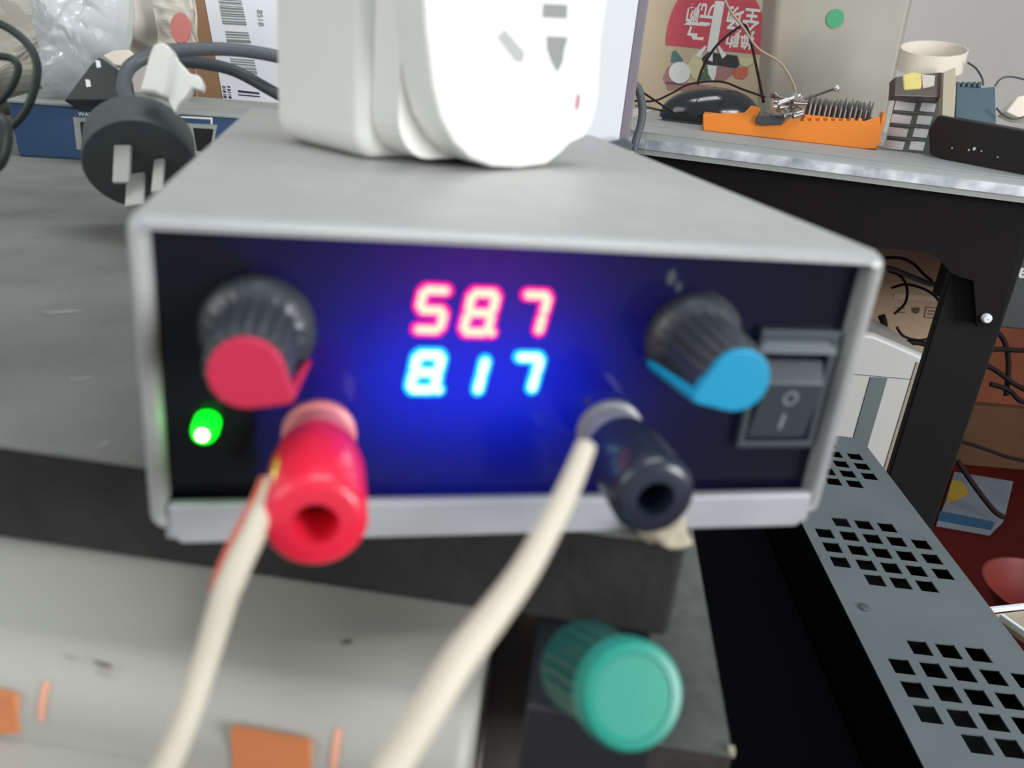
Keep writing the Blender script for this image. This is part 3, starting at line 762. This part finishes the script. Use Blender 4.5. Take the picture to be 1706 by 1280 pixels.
tube('cable', [P(1120, 188, 1.10), P(1100, 184, 1.10), P(1085, 180, 1.08), P(1060, 176, 1.02)], .0014, M['cable'], ms)
# cable loops by the board
for k, (pts, r, lab) in enumerate((([(1055, 140), (1064, 150), (1070, 178), (1068, 205), (1058, 240), (1056, 262)], .0042, 'thick grey cable dropping over the rounded desk corner'),
                    ([(1060, 146), (1080, 160), (1104, 176), (1125, 190)], .0012, 'thin dark wire crossing behind the mouse to the left'),
                    ([(1056, 168), (1090, 168), (1120, 155), (1150, 140), (1200, 136), (1240, 150), (1275, 162)], .0012, 'thin brown wire arched behind the mouse'))):
    tag(tube('loose_wire', [P(x, y, .82 + (.13 if k else -.02)) for x, y in pts], r, M['cable2'] if k == 0 else M['darkwire'], seg=8), lab, 'wire')

# orange bit case
c0 = onz(1172, 218, 0); c1 = onz(1455, 250, 0); cu = flat(c1 - c0); cn = V((cu.y, -cu.x, 0)); cv = -cn
def onc(x, y, off=0): return onp(x, y, c0 + cv * off, cn)
bcs = root('bit_case', c0 + cu * .07, 'open orange plastic case full of screwdriver bits on the grey desk', 'tool case')
fo = [(1172, 219), (1171, 190), (1240, 188), (1252, 176), (1268, 180), (1262, 192), (1262, 208), (1300, 209), (1316, 196)]
for k in range(9): fo += [(1326 + 13 * k, 197), (1332 + 13 * k, 197), (1332.5 + 13 * k, 202), (1338 + 13 * k, 202)]
fo += [(1446, 200), (1466, 194), (1468, 238), (1456, 248), (1440, 250)]
fo = [onc(*q) for q in fo]
fo = [V((p.x, p.y, max(p.z, .0003))) for p in fo]
prism('front_wall', fo, cv * .004, M['case'], bcs, bevel=.0008)
eL = fo[0]; eR = fo[-1]
cl_ = (fo[8] - fo[0]).dot(cu)
eR = c0 + cu * (onc(1468, 230) - c0).dot(cu)
ln = (eR - c0).dot(cu)
box('tray', V((c0.x, c0.y, .0004)) + cu * .001 + cv * .0042, cu * (ln - .002), cv * .07, Z * .008, M['case'], bcs, bevel=.0008)
box('side_wall', V((c0.x, c0.y, .0004)) + cu * (ln - .004) + cv * .0042, cu * .004 + cv * .0, cv * .07 + cu * .012, Z * .041, M['case'], bcs, bevel=.0008)
box('side_wall', V((c0.x, c0.y, .0004)) + cv * .0042, cu * .004, cv * .07, Z * .016, M['case'], bcs, bevel=.0008)
box('back_wall', V((c0.x, c0.y, .0004)) + cv * .071, cu * ln, cv * .004, Z * .018, M['case'], bcs, bevel=.0008)
box('bit_rack', V((c0.x, c0.y, .0086)) + cu * (ln * .56) + cv * .006, cu * (ln * .38), cv * .030, Z * .022, M['case'], bcs, bevel=.0005)
sp_a = ln * .58
# latch
lq = onc(1285, 200, -.004)
tag(prism('tool_handle', [onc(x, y, -.006) for x, y in [(1258, 203), (1262, 193), (1300, 192), (1312, 196), (1302, 208), (1268, 210)]], cv * .005, M['cable'], bevel=.0014, segs=3), 'dark oval tool handle resting in the notch of the orange case', 'tool handle')
# bits standing in the rack
b0 = V((c0.x, c0.y, .0307)) + cu * (ln * .58) + cv * .010
ORD = 'first second third fourth fifth sixth seventh eighth ninth tenth eleventh twelfth thirteenth'.split()
bt = root('screwdriver_bit', b0, 'tiny steel screwdriver bit, first from the left in the front row of the orange case', 'screwdriver bit', 'bits standing in the orange case')
lathe('shank', b0, Z, [(.0019, 0), (.0019, .012)], M['bitdark'], bt, seg=6, smooth=False)
lathe('tip', b0 + Z * .012, Z, [(.0013, 0), (.0011, .005), (.0004, .008)], M['steel'], bt, seg=8)
for r_ in range(3):
    for k in range(13):
        if r_ == 0 and k == 0: continue
        copy_tree(bt, cu * (k * ln * .34 / 12) + cv * (r_ * .009) + cu * random.uniform(-.0006, .0006), 'tiny steel screwdriver bit, %s from the left in the %s row of the orange case' % (ORD[k], ('front', 'middle', 'rear')[r_]))
# heap of loose steel parts in the left half
random.seed(3)
for k in range(20):
    x = random.uniform(1280, 1338); y = random.uniform(160, 192)
    p = P(x, y, .95 + random.uniform(-.012, .02)); p.z = max(p.z, .014)
    a = random.uniform(-.9, .9); d = V((math.cos(a), random.uniform(-.3, .3), math.sin(a) * .6)).normalized()
    L = random.uniform(.010, .026)
    o = lathe('steel_fitting', p - d * L / 2, d, [(.0030, 0), (.0030, L * .4), (.0018, L * .45), (.0018, L)], M['bright'] if k % 3 == 0 else M['steel'], seg=10)
    tag(o, 'small steel fitting lying in the heap at the left of the bit rack', 'fitting', 'loose steel fittings in the orange case')
# pin tool
pt_ = root('probe', P(1365, 155, .95), 'dark rod with a shiny round head leaning over the bits', 'tool')
tube('rod', [P(1338, 166, .955), P(1365, 157, .95), P(1390, 148, .94)], .0014, M['bitdark'], pt_)
bm = bmesh.new(); bmesh.ops.create_uvsphere(bm, u_segments=16, v_segments=10, radius=.0040); bmesh.ops.translate(bm, verts=bm.verts, vec=P(1394, 147, .94)); link('head', bm, M['bright'], pt_, smooth=True)
# wire arch above the mouse
tag(tube('dark_wire', [P(1162, 140, 1.04), P(1172, 110, 1.04), P(1195, 75, 1.04), P(1230, 46, 1.04), P(1243, 44, 1.04), P(1252, 75, 1.04), P(1262, 120, 1.0), P(1272, 170, .98)], .0017, M['darkwire']), 'thin dark wire arch standing in front of the red round print', 'wire')
tag(tube('pale_wire', [P(1200, -20, .98), P(1215, 15, .98), P(1240, 48, .98), P(1262, 80, .98), P(1300, 105, .98), P(1322, 140, .98), P(1325, 160, .98)], .0014, M['tanwire']), 'thin tan wire hanging in front of the red round print', 'wire')

# carton with round food print
t0 = P(1056, 200, 1.32); t1 = P(1300, 220, 1.32); tu = flat(t1 - t0); tn = V((tu.y, -tu.x, 0))
def ont(x, y, off=0): return onp(x, y, t0 - tn * off, tn)
tb = V((t0.x, t0.y, 0)); TL = (ont(1320, 100) - t0).dot(tu)
fc = root('printed_carton', tb + tu * .1, 'tan cardboard carton with a round red upside down offer print', 'carton')
box('carton_body', tb - tu * .02, tu * (TL + .02), -tn * .16, Z * .30, M['carton_pale'], fc, bevel=.001)
def tpoly(name, pts, mm, lay, par=fc): return prism(name, [ont(x, y) + tn * (.0003 * lay) for x, y in pts], tn * .0003, M[mm], par)
ccx, ccy, cr2 = 1195, 78, 84
circ = []
for k in range(41):
    a = math.radians(180 + 6 + (180 - 3) * k / 40); circ.append((1194 + 86 * math.cos(a), 80 + 122 * math.sin(a)))
tpoly('red_circle', [(1109, 75)] + [(x, y) for x, y in circ if y < 78] + [(1280, 92)], 'label_red', 1)
dnx = (ont(1100, 40) - ont(1200, 50)).normalized(); dny = (ont(1196, 80) - ont(1200, 20)).normalized()
dny = (dny - dnx * dny.dot(dnx)).normalized()
def tt(s, x, y, size, bold=.0006, sx=1.0): return text('print_text', s, size, ont(x, y) + tn * .0009, dnx, dny, M['label_white'], fc, depth=.0001, sx=sx, bold=bold)
tt('元购', 1166, 21, .035, .0008, .60); tt('1', 1193, 40, .096, .0034, .9); tt('全场', 1238, 29, .036, .0008, .72); tt('换购', 1233, 63, .028, .0008, .78)
for q in ([(1139, 41), (1146, 36), (1178, 39), (1178, 44)], [(1150, 44), (1153, 44), (1150, 55), (1162, 56), (1161, 62), (1172, 62), (1172, 67), (1154, 66), (1152, 60), (1144, 59)]): tpoly('print_mark', q, 'label_white', 2)
# food print
tpoly('food_print', [(1104, 130), (1112, 112), (1122, 105), (1140, 104), (1140, 130), (1136, 142), (1108, 140)], 'food_mauve', 1)
tpoly('food_print', [(1108, 136), (1150, 138), (1180, 142), (1200, 146), (1160, 152), (1112, 150)], 'food_mauve', 1)
tpoly('food_print', [(1117, 103), (1120, 86), (1126, 84), (1138, 100), (1134, 104)], 'food_teal', 2)
tpoly('food_print', [(1145, 108), (1155, 92), (1170, 90), (1172, 118), (1160, 134), (1152, 128)], 'food_yellow', 2)
tpoly('food_print', [(1168, 98), (1178, 88), (1200, 89), (1228, 93), (1232, 108), (1224, 116), (1200, 110), (1172, 106)], 'food_dark', 2)
tpoly('food_print', [(1162, 116), (1172, 106), (1196, 108), (1192, 128), (1178, 134), (1162, 134)], 'food_green', 1)
tpoly('food_print', [(1178, 108), (1194, 110), (1192, 126), (1188, 136), (1180, 124)], 'label_white', 3)
tpoly('food_print', [(1192, 108), (1226, 114), (1222, 122), (1206, 134), (1190, 138)], 'food_mauve', 2)
tpoly('food_print', [(1226, 112), (1246, 112), (1246, 124), (1238, 132), (1224, 130), (1220, 122)], 'food_red', 2)
tpoly('food_print', [(1230, 96), (1256, 96), (1254, 106), (1244, 112), (1234, 108)], 'food_yellow', 2)
for q in ([(1158, 92), (1174, 76), (1177, 78), (1166, 96)], [(1179, 100), (1184, 82), (1187, 82), (1187, 103)], [(1194, 76), (1198, 76), (1210, 92), (1203, 98)]): tpoly('print_mark', q, 'label_white', 4)
bm = bmesh.new(); bm_prism(bm, [ont(1132 + 18 * math.cos(t * .314), 121 + 18 * math.sin(t * .314)) + tn * .001 for t in range(20)], tn * .0003); link('food_print', bm, M['label_white'], fc, label='pale round plate')

# cloudy plastic tub behind the bits, green sticker
tq = P(1400, 190, 1.14); tb2 = V((tq.x, tq.y, 0))
def onq(x, y): return onp(x, y, tb2, tn)
zt = .27
lb_ = onq(1282, 170); rb_ = onq(1480, 205); lt_ = onq(1296, -60); rt_ = onq(1538, -60)
uu = flat(RM @ V((1, 0, 0))); vv = V((-uu.y, uu.x, 0))
hgt = lt_.z
lb_.z = rb_.z = .0005
tub = root('plastic_tub', tb2, 'large cloudy plastic tub with a round green sticker behind the orange case', 'tub')
bm = bmesh.new()
bm_hex(bm, [lb_, rb_, rb_ + vv * .05, lb_ + vv * .05, V((lt_.x, lt_.y, hgt)), V((rt_.x, rt_.y, hgt)), V((rt_.x, rt_.y, hgt)) + vv * .07, V((lt_.x, lt_.y, hgt)) + vv * .07])
link('tub_body', bm, M['hazy'], tub, bevel=.010, segs=5)
lathe('green_sticker', onq(1391, 31) + tn * .0012, tn, [(.0118, 0), (.0118, .0004)], M['dot'], tub, seg=40)

# module block, tape ring, yellow coil, blue block, black bar
m0 = onz(1479, 249, 0); m1 = onz(1546, 258, 0); mu2 = flat(m1 - m0); mn = V((mu2.y, -mu2.x, 0)); mv2 = -mn
def onm(x, y, off=0): return onp(x, y, m0 + mv2 * off, mn)
md_ = root('relay_module', m0 + mu2 * .02, 'grey module with two columns of white cells on the desk edge', 'module')
prism('body', [onm(*q) for q in [(1473, 248), (1492, 160), (1556, 165), (1572, 170), (1556, 262)]], mv2 * .03, M['modframe'], md_, bevel=.0006)
for col in ((1493, 168, 1526, 172), (1536, 170, 1560, 173)):
    for k in range(4):
        x0_, y0_, x1_, y1_ = col; sx_ = -6.0 * k; sy_ = 21.5 * k
        prism('white_cell', [onm(x0_ + sx_, y0_ + sy_) + mn * .0012, onm(x1_ + sx_, y1_ + sy_) + mn * .0012, onm(x1_ + sx_ - 4, y1_ + sy_ + 14) + mn * .0012, onm(x0_ + sx_ - 4, y0_ + sy_ + 15) + mn * .0012], mv2 * .0016, M['cell'], md_, bevel=.0004)
        if col[0] < 1500: prism('divider', [onm(x0_ + sx_ - 3, y0_ + sy_ + 16) + mn * .003, onm(x1_ + sx_ + 14, y1_ + sy_ + 16) + mn * .003, onm(x1_ + sx_ + 13, y1_ + sy_ + 19) + mn * .003, onm(x0_ + sx_ - 3, y0_ + sy_ + 19) + mn * .003], mv2 * .003, M['modframe'], md_)
dd = .93
fw = RM @ V((0, 0, -1))
tr = root('transformer', P(1530, 140, dd), 'small transformer wrapped in yellow tape on top of the grey module', 'transformer')
prism('yellow_wrap', [P(x, y, dd) for x, y in [(1504, 124), (1522, 119), (1540, 123), (1536, 148), (1506, 150)]], fw * .02, M['yellow'], tr, bevel=.002)
prism('core', [P(x, y, dd + .002) for x, y in [(1492, 128), (1570, 120), (1572, 162), (1490, 160)]], fw * .016, M['bitdark'], tr, bevel=.001)
prism('paper_flap', [P(x, y, dd - .001) for x, y in [(1536, 124), (1558, 126), (1556, 143), (1538, 147)]], fw * .003, M['paper2'], tr)
pcbm = prism('circuit_board', [P(x, y, dd - .004) for x, y in [(1572, 120), (1592, 112), (1593, 150), (1590, 196), (1570, 192)]], fw * .010, M['tan'], bevel=.0005)
tag(pcbm, 'upright grey green circuit board between the module and the blue block', 'circuit board')
# tape ring
ra = P(1552, 98, .97); rw = (P(1608, 98, .97) - P(1500, 98, .97)).length / 2
bm = bmesh.new(); K = 48; rn_ = []
axr = (Z + (RM @ V((-.10, 0, .0)))).normalized()
ex = flat(RM @ V((1, 0, 0))); ey = V((-ex.y, ex.x, 0))
for k in range(K):
    a = 2 * math.pi * k / K; h = .0115
    c_ = ra + ex * (rw * math.cos(a)) + ey * (rw * .75 * math.sin(a)) + Z * (.004 * math.cos(a) + .009 * math.sin(a))
    rn_.append((c_ - Z * h, c_ + Z * h, c_ + Z * h + (c_ - ra).normalized() * -.0012, c_ - Z * h + (c_ - ra).normalized() * -.0012))
vs = [[bm.verts.new(p) for p in r] for r in rn_]
for k in range(K):
    a, b = vs[k], vs[(k + 1) % K]
    for i in range(4): bm.faces.new((a[i], a[(i + 1) % 4], b[(i + 1) % 4], b[i]))
tag(link('tape_ring', bm, M['tape'], smooth=False), 'pale beige ring of tape standing on the transformer', 'tape')
# slate block
sb_ = root('terminal_block', P(1625, 165, .96), 'slate blue ribbed terminal block behind the black bar', 'block')
prism('body', [P(x, y, .96) for x, y in [(1592, 198), (1594, 144), (1640, 146), (1658, 144), (1660, 205), (1630, 206)]], fw * .03, M['slate'], sb_, bevel=.001)
for k in range(5): prism('rib', [P(1594 + 9 * k, 145, .96), P(1599 + 9 * k, 145, .96), P(1599 + 9 * k, 136, .96), P(1595 + 9 * k, 136, .96)], fw * .02, M['slate'], sb_)
kb = onz(1552, 262, 0); kb1 = onz(1706, 292, 0); bu2 = flat(kb1 - kb); bn2 = V((bu2.y, -bu2.x, 0))
def onb(x, y): return onp(x, y, kb, bn2)
bb = root('black_bar', kb + bu2 * .08, 'long black metal bar with white paint specks at the right of the desk', 'bar')
prism('body', [onb(*q) for q in [(1548, 258), (1546, 216), (1562, 192), (1820, 238), (1820, 310), (1640, 288)]], -bn2 * .03, mat('matt_black_metal', (.012, .011, .012), .55), bb, bevel=.002)
for (x, y, r_) in ((1587, 247, .0011), (1624, 248, .0022), (1615, 250, .0013), (1636, 252, .0010), (1663, 262, .0009)):
    q = onb(x, y); prism('speck', [q + bn2 * .0006 + bu2 * (r_ * math.cos(t * .9)) + Z * (r_ * .9 * math.sin(t * .9)) for t in range(7)], bn2 * .0002, M['speck'], bb)
for pts, lab in (([(1612, 104), (1626, 114), (1636, 130), (1638, 142)], 'thin grey wire running down to the slate blue block'), ([(1658, 143), (1668, 131), (1686, 128), (1712, 134)], 'thin grey wire arching right from the slate blue block'), ([(1660, 180), (1672, 192), (1690, 198), (1715, 192)], 'thin black wire drooping right of the slate blue block')):
    tag(tube('thin_wire', [P(x, y, .95) for x, y in pts], .0011, M['cable']), lab, 'wire')
tag(prism('plastic_wedge', [P(x, y, .97) for x, y in [(1676, 186), (1696, 160), (1720, 156), (1720, 198), (1698, 196)]], fw * .02, M['tape'], bevel=.002), 'pale grey plastic wedge at the right edge behind the black bar', 'wedge')

# ================================================================ under the second desk
FZ = -.75
u0 = P(1530, 500, 1.28); uu0 = flat(RM @ V((1, 0, 0))); un = V((uu0.y, -uu0.x, 0))
def onu(x, y): return onp(x, y, u0, un)
zt_ = onu(1530, 370).z
g0 = onu(1380, 500); g1 = onu(1600, 500)
gc = root('storage_carton', V((g0.x, g0.y, FZ)), 'tall tan cardboard carton under the second desk with printed marks', 'carton')
box('carton_body', V((g0.x, g0.y, FZ)), V((g1.x - g0.x, g1.y - g0.y, 0)), -un * .25, Z * (zt_ - FZ), M['carton'], gc, bevel=.002)
def upoly(n_, pts, mm): return prism(n_, [onu(x, y) + un * .0004 for x, y in pts], un * .0004, M[mm], gc)
upoly('printed_mark', [(1519, 513), (1532, 512), (1531, 520), (1525, 523), (1519, 520)], 'brown_ink')
for q in ([(1542, 511), (1565, 513)], [(1565, 513), (1562, 530)], [(1562, 530), (1539, 528)], [(1539, 528), (1542, 511)]):
    (xa, ya_), (xb, yb_) = q; upoly('printed_frame', [(xa, ya_), (xb, yb_), (xb + 1, yb_ + 1.4), (xa + 1, ya_ + 1.4)], 'brown_ink')
for (x, y, s) in ((1546, 517, 12), (1545, 522, 10), (1493, 512, 14), (1492, 519, 16)): upoly('printed_line', [(x, y), (x + s, y + 1), (x + s, y + 2.6), (x, y + 1.6)], 'brown_ink')
upoly('tape_strip', [(1490, 488), (1575, 495), (1573, 503), (1488, 497)], 'carton_pale')
for pts, r, mm, lab in (([(1470, 430), (1500, 430), (1522, 440), (1540, 458), (1553, 468)], .0022, 'darkwire', 'thin dark cable at the top of the tall carton'),
    ([(1470, 445), (1490, 450), (1520, 462), (1550, 473), (1590, 478)], .0042, 'cable2', 'thicker grey cable crossing the tall carton'),
    ([(1480, 452), (1500, 460), (1511, 480), (1508, 505), (1490, 523)], .002, 'darkwire', 'dark cable curled over the left of the carton print'),
    ([(1485, 480), (1510, 474), (1540, 482), (1560, 496), (1572, 515)], .002, 'darkwire', 'dark cable arched over the carton print'),
    ([(1494, 545), (1505, 560), (1530, 567), (1555, 562), (1575, 552)], .002, 'darkwire', 'dark cable drooping below the carton print'),
    ([(1505, 572), (1530, 571), (1560, 580)], .0042, 'darkwire', 'thick black cable lying low across the carton'),
    ([(1468, 525), (1473, 540), (1472, 556)], .005, 'darkwire', 'short thick black cable end beside the power supply')):
    tag(tube('loose_cable', [P(x, y, 1.2) for x, y in pts], r, M[mm]), lab, 'cable')
# white appliance with grey stripe
w0_ = P(1480, 600, 1.08)
wu_ = flat(RM @ V((1, .0, 0)) ); wn_ = V((wu_.y, -wu_.x, 0))
def ona(x, y): return onp(x, y, w0_, wn_)
pw = root('white_appliance', V((w0_.x, w0_.y, FZ)), 'white enamel appliance with a grey vertical stripe beneath the second desk', 'appliance')
xa = ona(1380, 640); xb = ona(1507, 640); 
tops = [ona(1380, 548), ona(1458, 556), ona(1500, 574), ona(1532, 588), ona(1552, 600)]
R_ = ona(1545, 640)
body = [V((xa.x, xa.y, FZ)), V((R_.x, R_.y, FZ)), V((R_.x, R_.y, tops[-1].z))] + tops[::-1][1:]
prism('housing', [V((p.x, p.y, p.z)) for p in body], -wn_ * .14, M['white2'], pw, bevel=.008, segs=4)
sa, sb2 = ona(1450, 628), ona(1478, 630)
sx0 = (sa - w0_).dot(wu_); sx1 = (sb2 - w0_).dot(wu_)
prism('stripe', [V((w0_.x, w0_.y, 0)) + wu_ * sx0 + wn_ * .0003 + Z * z for z in (FZ + .02, sa.z)] + [V((w0_.x, w0_.y, 0)) + wu_ * sx1 + wn_ * .0003 + Z * z for z in (sb2.z, FZ + .02)], wn_ * .0012, M['stripe'], pw)
box('seam', V((w0_.x, w0_.y, sa.z + .001)) + wu_ * (sx0 - .03) + wn_ * .0003, wu_ * .115, wn_ * .0004, Z * .0012, M['stripe'], pw)
pn = ona(1515, 640); sx2 = (pn - w0_).dot(wu_); sx3 = (R_ - w0_).dot(wu_)
prism('tan_side', [V((w0_.x, w0_.y, 0)) + wu_ * (sx2 + .0) + wn_ * .0005 + Z * (FZ + .01), V((w0_.x, w0_.y, 0)) + wu_ * sx3 + wn_ * .0005 + Z * (FZ + .01), V((w0_.x, w0_.y, 0)) + wu_ * sx3 + wn_ * .0005 + Z * (tops[-1].z - .012), V((w0_.x, w0_.y, 0)) + wu_ * sx2 + wn_ * .0005 + Z * (tops[-1].z - .004)], wn_ * .001, M['tan'], pw)  # tan strip down the right edge of the front
# dark case with white word, right edge
e0 = P(1690, 480, 1.0); zlo = onp(1690, 548, e0, un).z; zhi = onp(1690, 400, e0, un).z
def one(x, y): return onp(x, y, e0, un)
ea = one(1668, 480)
ec = root('dark_case', V((ea.x, ea.y, zlo)), 'black green carton with an upside down white word at the right edge', 'case')
box('case_body', V((ea.x, ea.y, zlo)), uu0 * .2, -un * .15, Z * .14, M['slatecase'], ec, bevel=.002)
tq2 = one(1694, 456); rx = (one(1684, 454) - one(1706, 457)).normalized()
text('white_word', 'ad', .024, tq2 + un * .0006, rx, -Z, M['label_white'], ec, depth=.0002, bold=.0008)
prism('speck', [one(1691 + 3 * math.cos(t), 433 + 3 * math.sin(t)) + un * .0004 for t in range(6)], un * .0003, M['speck'], ec)
# brown cartons right, on the floor
h0 = onz(1640, 778, FZ)
print('h0', h0)
def onh(x, y): return onp(x, y, h0, un)
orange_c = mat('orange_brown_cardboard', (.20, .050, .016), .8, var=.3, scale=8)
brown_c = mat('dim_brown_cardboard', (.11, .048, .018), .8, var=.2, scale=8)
zc1 = onh(1660, 690).z
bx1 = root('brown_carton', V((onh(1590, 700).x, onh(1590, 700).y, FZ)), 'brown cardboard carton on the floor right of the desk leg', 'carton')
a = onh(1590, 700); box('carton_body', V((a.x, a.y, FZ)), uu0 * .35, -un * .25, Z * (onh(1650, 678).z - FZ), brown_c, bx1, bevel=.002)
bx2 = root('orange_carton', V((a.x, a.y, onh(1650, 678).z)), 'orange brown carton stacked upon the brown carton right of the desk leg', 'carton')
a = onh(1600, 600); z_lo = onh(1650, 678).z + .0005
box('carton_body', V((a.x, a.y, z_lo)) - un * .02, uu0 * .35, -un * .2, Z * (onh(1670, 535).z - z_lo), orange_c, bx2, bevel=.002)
random.seed(11)
for k, (pts, lab) in enumerate((([(1640, 545), (1668, 560), (1680, 600), (1676, 660)], 'dark cable running down over the orange brown carton'), ([(1635, 585), (1665, 582), (1700, 584), (1720, 580)], 'dark cable crossing the orange brown carton near its top'), ([(1630, 606), (1655, 615), (1690, 640), (1720, 655)], 'dark cable slanting over the middle of the orange brown carton'),
    ([(1650, 640), (1680, 650), (1700, 668), (1720, 672)], 'dark cable low on the orange brown carton'), ([(1600, 735), (1640, 748), (1680, 762), (1720, 770)], 'dark cable slanting across the brown carton'), ([(1595, 768), (1625, 812), (1655, 850), (1672, 862)], 'dark cable lying over the blue and white packet'))):
    d_ = (h0 - CAM).dot(RM @ V((0, 0, -1))) - (.20 if k < 4 else .18 if k == 4 else .30)
    tag(tube('loose_cable', [P(x, y, d_ - .013 * k * (k < 4)) for x, y in pts], .0055 if k != 4 else .004, M['darkwire']), lab, 'cable')
# blue and white packet
def onfl(x, y, z): return onz(x, y, FZ + z)
pk = root('card_packet', onfl(1620, 850, .001), 'blue and white card packet with a yellow corner on the red floor', 'packet')
prism('card', [onfl(x, y, .014) for x, y in [(1590, 786), (1688, 802), (1674, 862), (1652, 884), (1562, 868), (1574, 838)]], Z * -.0135, M['packwhite'], pk, bevel=.001)
prism('yellow_corner', [onfl(x, y, .0146) for x, y in [(1586, 800), (1602, 803), (1615, 822), (1598, 832), (1576, 840)]], Z * .0006, M['packyel'], pk)
prism('blue_edge', [onfl(x, y, .0143) for x, y in [(1566, 852), (1598, 858), (1656, 870), (1652, 884), (1562, 868)]], Z * .0006, M['packblue'], pk)
# red bucket and white shallow box at the lower right edge
rb2 = P(1700, 985, .95)
rbk = lathe('red_bowl', P(1740, 1010, 1.0), Z, [(.03, -.03), (.055, -.01), (.075, .02), (.072, .02), (.05, -.008), (.02, -.026)], mat('red_plastic', (.16, .012, .006), .5), seg=48)
tag(rbk, 'red plastic bowl at the right edge beyond the perforated metal', 'bowl')

# ================================================================ perforated grey chassis
PZ = -.26
pa0, pa1 = onz(1335, 870, PZ), onz(1540, 1280, PZ); pb0 = onz(1410, 728, PZ); pb1 = onz(1706, 1090, PZ)
pv = flat(pa0 - pa1); pu = V((pv.y, -pv.x, 0))
pw_ = ((pb0 - pa0).dot(pu) + (pb1 - pa0).dot(pu)) / 2
print('perf width', pw_, (pb0 - pa0).dot(pu), (pb1 - pa0).dot(pu))
O = pa1 - pv * .08; Lp = (pb0 - O).dot(pv)
ch = root('metal_chassis', V((O.x, O.y, FZ)) + pu * pw_ / 2 + pv * Lp / 2, 'tall grey metal chassis with square ventilation holes below the bench', 'chassis')
def tl(x, y):
    q = onz(x, y, PZ) - O; return q.dot(pu), q.dot(pv)
# the holes: clusters of rows 3,5,5,5,3 on one grid
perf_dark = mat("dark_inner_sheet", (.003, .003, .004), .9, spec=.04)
ucols = [.0150, .0343, .0527, .0715, .0910]
vrows = [.332, .3115, .2915, .272, .253]
holes = []
for c_off, u_off in ((0, 0), (-.151, .0035), (.151, -.003), (-.302, .006)):
    for r_, v0_ in enumerate(vrows):
        for k in ((1, 2, 3) if r_ in (0, 4) else range(5)):
            holes.append((ucols[k] + u_off, v0_ + c_off))
HU, HV = .0064, .0070
Wd = pw_ + .008
us = {0, Wd}; vs_ = {0, Lp}
grid = {}
bm = bmesh.new()
def pt(u_, v_, z_=PZ): return O + pu * u_ + pv * v_ + V((0, 0, z_ - PZ))
# strips between rows, then cells along each row
rows_ = sorted({round(h[1], 5) for h in holes if 0.01 < h[1] < Lp - .01})
def quad(u0_, u1_, v0_, v1_):
    if u1_ - u0_ > 1e-6 and v1_ - v0_ > 1e-6: bm_box(bm, pt(u0_, v0_, PZ - .001), pu * (u1_ - u0_), pv * (v1_ - v0_), Z * .001)
vcur = 0
for r_ in rows_:
    hs = sorted(h[0] for h in holes if abs(h[1] - r_) < 1e-4)
    quad(0, Wd, vcur, r_ - HV); ucur = 0
    for h in hs: quad(ucur, h - HU, r_ - HV, r_ + HV); ucur = h + HU
    quad(ucur, Wd, r_ - HV, r_ + HV); vcur = r_ + HV
quad(0, Wd, vcur, Lp)
link('perforated_top', bm, M['perf'], ch)
bm = bmesh.new()
bm_box(bm, pt(0, 0, FZ), pu * .001, pv * Lp, Z * (PZ - .001 - FZ)); bm_box(bm, pt(Wd - .001, 0, FZ), pu * .001, pv * Lp, Z * (PZ - .001 - FZ))
bm_box(bm, pt(.001, 0, FZ), pu * (Wd - .002), pv * .001, Z * (PZ - .001 - FZ)); bm_box(bm, pt(.001, Lp - .001, FZ), pu * (Wd - .002), pv * .001, Z * (PZ - .001 - FZ))
link('side_panels', bm, perf_dark, ch)
bm = bmesh.new(); bm_box(bm, pt(.0015, .0015, PZ - .05), pu * (Wd - .003), pv * (Lp - .003), Z * .001); link('inner_plate', bm, M['gap'], ch)
q = onz(1440, 1013, PZ)
lathe('screw', q + Z * .0001, Z, [(.0042, 0), (.0042, .0006), (.0030, .0012), (.0006, .0013)], M['plug'], ch, seg=20)
q = onz(1368, 930, PZ); box('bright_nick', q + Z * .0001, pu * .0022, pv * .003, Z * .0005, M['bright'], ch)

filler_root = root('dark_gap_filler', V((O.x, O.y, FZ)) - pu * .15 + pv * Lp / 2, 'added black filler box keeping dark the gap between the bench and the perforated chassis', 'filler')
box('body', V((O.x, O.y, FZ)) - pu * .003 - pv * .1, -pu * .165, pv * (Lp + .30), Z * .44, perf_dark, filler_root, bevel=.002)  # added box, put in to keep the gap black and hide the floor

# shallow white rimmed tray at the right edge
wt0 = onz(1652, 1024, PZ + .004)
wd_ = flat(onz(1706, 1068, PZ) - onz(1668, 1036, PZ)); 
trb = root('shallow_tray', V((wt0.x, wt0.y, PZ)) + pu * .03, 'shallow tray with a white rim lying right of the perforated metal', 'tray')
ta, tb_ = onz(1652, 1024, PZ - .004), onz(1760, 1012, PZ - .004); tc = onz(1760, 1100, PZ - .004)
prism('tray_floor', [ta, tb_, tc], Z * -.004, M['tan'], trb)
for a, b in ((ta, tb_), (ta + (tc - ta) * .1, tc)):
    d = (b - a); nn = V((-d.y, d.x, 0)).normalized()
    box('rim', a + nn * .001 + Z * .0001, d, nn * .003, Z * .0035, M['paper'], trb, bevel=.0004)
